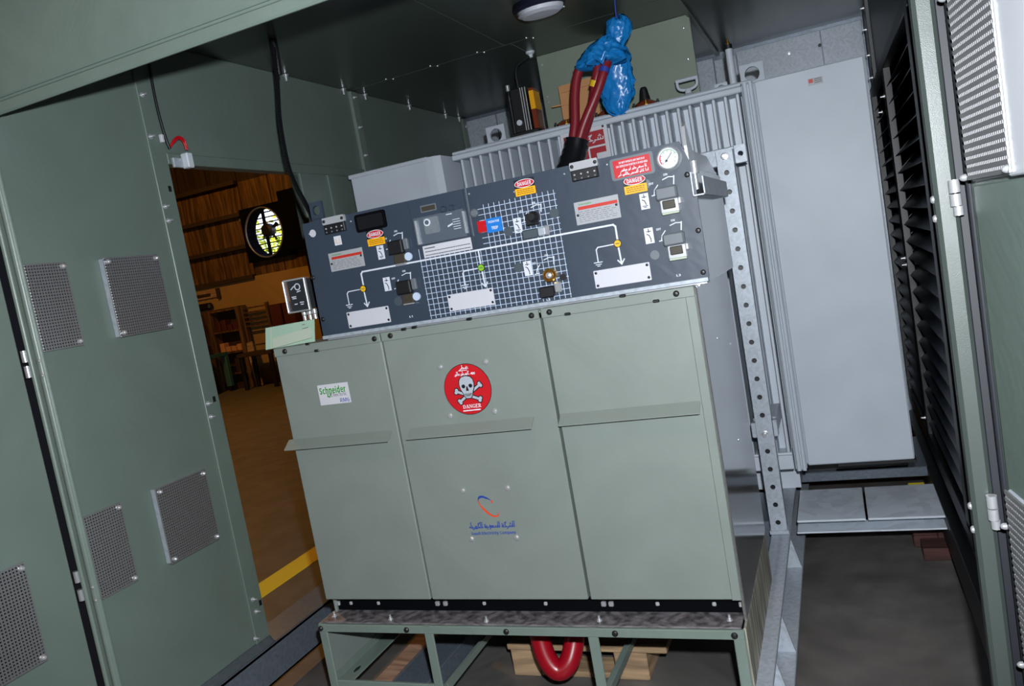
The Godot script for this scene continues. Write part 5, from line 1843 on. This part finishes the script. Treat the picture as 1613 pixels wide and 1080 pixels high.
	# cabinets behind the bench
	for q in [[-8.85, 0.52, "left dark tool cabinet with open shelves behind the workbench"], [-8.05, 0.62, "right dark tool cabinet with open shelves behind the workbench"]]:
		t = thing("tool_cabinet", q[2], "cabinet", Vector3(q[0], -0.4, -8.9), "tool cabinets along the far hall wall")
		var hw: float = q[1] / 2
		g = Geo.new()
		g.bx(-hw, hw, 0.0, 1.38, -0.08, -0.05, 0.002)
		g.bx(-hw, hw, 0.0, 0.1, -0.05, 0.15, 0.002)
		put("carcass", g, M.cabinet_dark, t)
		for s in [-1.0, 1.0]:
			g = Geo.new()
			g.bx(s * hw - 0.03, s * hw + 0.03, 0.0, 1.38, -0.06, 0.17, 0.004)
			put("side_panel", g, M.sheet_brown, t)
		for k in 4:
			g = Geo.new()
			g.bx(-hw + 0.03, hw - 0.03, 0.25 + 0.36 * k, 0.28 + 0.36 * k, -0.05, 0.15, 0.002)
			put("shelf", g, M.sheet_brown, t)
			g = Geo.new()
			for j in 4:
				var h := rng.randf_range(0.08, 0.24)
				g.bx(-hw + 0.06 + 0.12 * j, -hw + 0.15 + 0.12 * j, 0.28 + 0.36 * k, 0.28 + 0.36 * k + h, -0.03, 0.10, 0.006)
			if k < 3: tag_part(put("stored_parts", g, [M.cabinet_dark, M.cardboard, M.cabinet_red][k], t), "stuff")
	# wall rack
	t = thing("wall_rack", "slatted wooden rack leaning on the far hall wall right of the cabinets", "rack", Vector3(-7.45, -0.4, -8.85))
	for x in [-0.26, 0.26]:
		g = Geo.new()
		g.bx(x - 0.025, x + 0.025, 0.0, 1.36, -0.03, 0.03, 0.003)
		put("upright", g, M.sheet_brown, t)
	for k in 6:
		g = Geo.new()
		g.bx(-0.26, 0.26, 1.30 - 0.075 * k - (0.25 if k == 5 else 0.0), 1.325 - 0.075 * k - (0.25 if k == 5 else 0.0), -0.02, 0.02, 0.002)
		put("slat", g, M.sheet_brown, t)
	g = Geo.new()
	g.bar(Vector3(-0.12, 0.0, 0.12), Vector3(-0.22, 0.75, 0.05), 0.14, 0.03, Vector3(0, 0, 1), 0.004)
	put("leaning_board", g, M.wood, t)
	# small table
	t = thing("side_table", "dark small table right of the slatted rack by the far hall wall", "table", Vector3(-7.25, -0.4, -8.55))
	g = Geo.new()
	g.bx(-0.35, 0.35, 0.54, 0.60, -0.2, 0.2, 0.004)
	put("table_top", g, M.cabinet_dark, t)
	for q in [[-0.30, -0.15], [0.30, -0.15], [-0.30, 0.15], [0.30, 0.15]]:
		g = Geo.new()
		g.bx(q[0] - 0.03, q[0] + 0.03, 0.0, 0.54, q[1] - 0.03, q[1] + 0.03, 0.003)
		put("leg", g, M.black, t)
	# red lockers
	for i in 2:
		t = thing("red_locker", ["dark red locker nearer the rack by the far hall wall", "dark red locker farther right by the far hall wall"][i], "locker", Vector3(-7.02 + 0.26 * i, -0.4, -8.90), "red lockers")
		g = Geo.new()
		g.bx(-0.11, 0.11, 0.0, 1.30, -0.09, 0.09, 0.005)
		put("body", g, M.cabinet_red, t)
		g = Geo.new()
		g.bx(-0.095, 0.095, 0.05, 1.25, 0.09, 0.10, 0.003)
		put("door", g, M.cabinet_red, t)
		g = Geo.new()
		g.bx(0.06, 0.08, 0.62, 0.74, 0.10, 0.115, 0.003)
		put("handle", g, M.black, t)
	# wall plate and dark device
	t = thing("wall_sign", "long pale framed sign on the far hall wall above the cabinets", "sign", Vector3.ZERO)
	g = Geo.new()
	g.bx(-8.95, -8.25, 1.19, 1.31, -9.0, -8.97, 0.004)
	put("board", g, M.plank_pale, t)
	g = Geo.new()
	g.bx(-8.88, -8.42, 1.225, 1.28, -8.97, -8.966)
	put("print", g, M.cabinet_dark, t)
	g = Geo.new()
	g.bx(-8.28, -8.22, 1.16, 1.34, -9.0, -8.95, 0.004)
	put("end_bracket", g, M.cabinet_dark, t)
	g = Geo.new()
	g.bx(-8.90, -8.42, 1.00, 1.12, -9.0, -8.88, 0.03)
	tag(put("wall_device", g, M.black), "black rounded device on the far hall wall under the framed sign", "device")
	# hall lamps
	for q in LAMPS:
		var p: Vector3 = q[0]
		t = thing("hall_lamp", q[2], "lamp", p, "hall lamps")
		g = Geo.new()
		g.lathe([Vector2(0.04, 0.42), Vector2(0.09, 0.40), Vector2(0.11, 0.22), Vector2(0.30, 0.02), Vector2(0.30, 0.0)], Transform3D.IDENTITY, 24)
		put("shade", g, M.steel_wire, t)
		g = Geo.new()
		g.lathe([Vector2(0, -0.12), Vector2(0.06, -0.10), Vector2(0.08, -0.02), Vector2(0.05, 0.08), Vector2(0, 0.10)], Transform3D.IDENTITY, 16)
		put("bulb", g, M.lamp_glow, t)
		g = Geo.new()
		g.cyl(Vector3(0, 0.42, 0), Vector3(0, 6.2 - p.y, 0), 0.012, 8)
		put("rod", g, M.black, t)
		var l := OmniLight3D.new()
		l.name = "lamp_light"
		l.light_color = Color(1.0, 0.70, 0.32)
		l.light_energy = q[1]
		l.light_size = 0.1
		l.omni_range = 30.0
		l.omni_attenuation = 2.0
		l.shadow_enabled = true
		t.add_child(l)

func tag_part(o: Node, kind: String):
	o.set_meta("kind", kind)
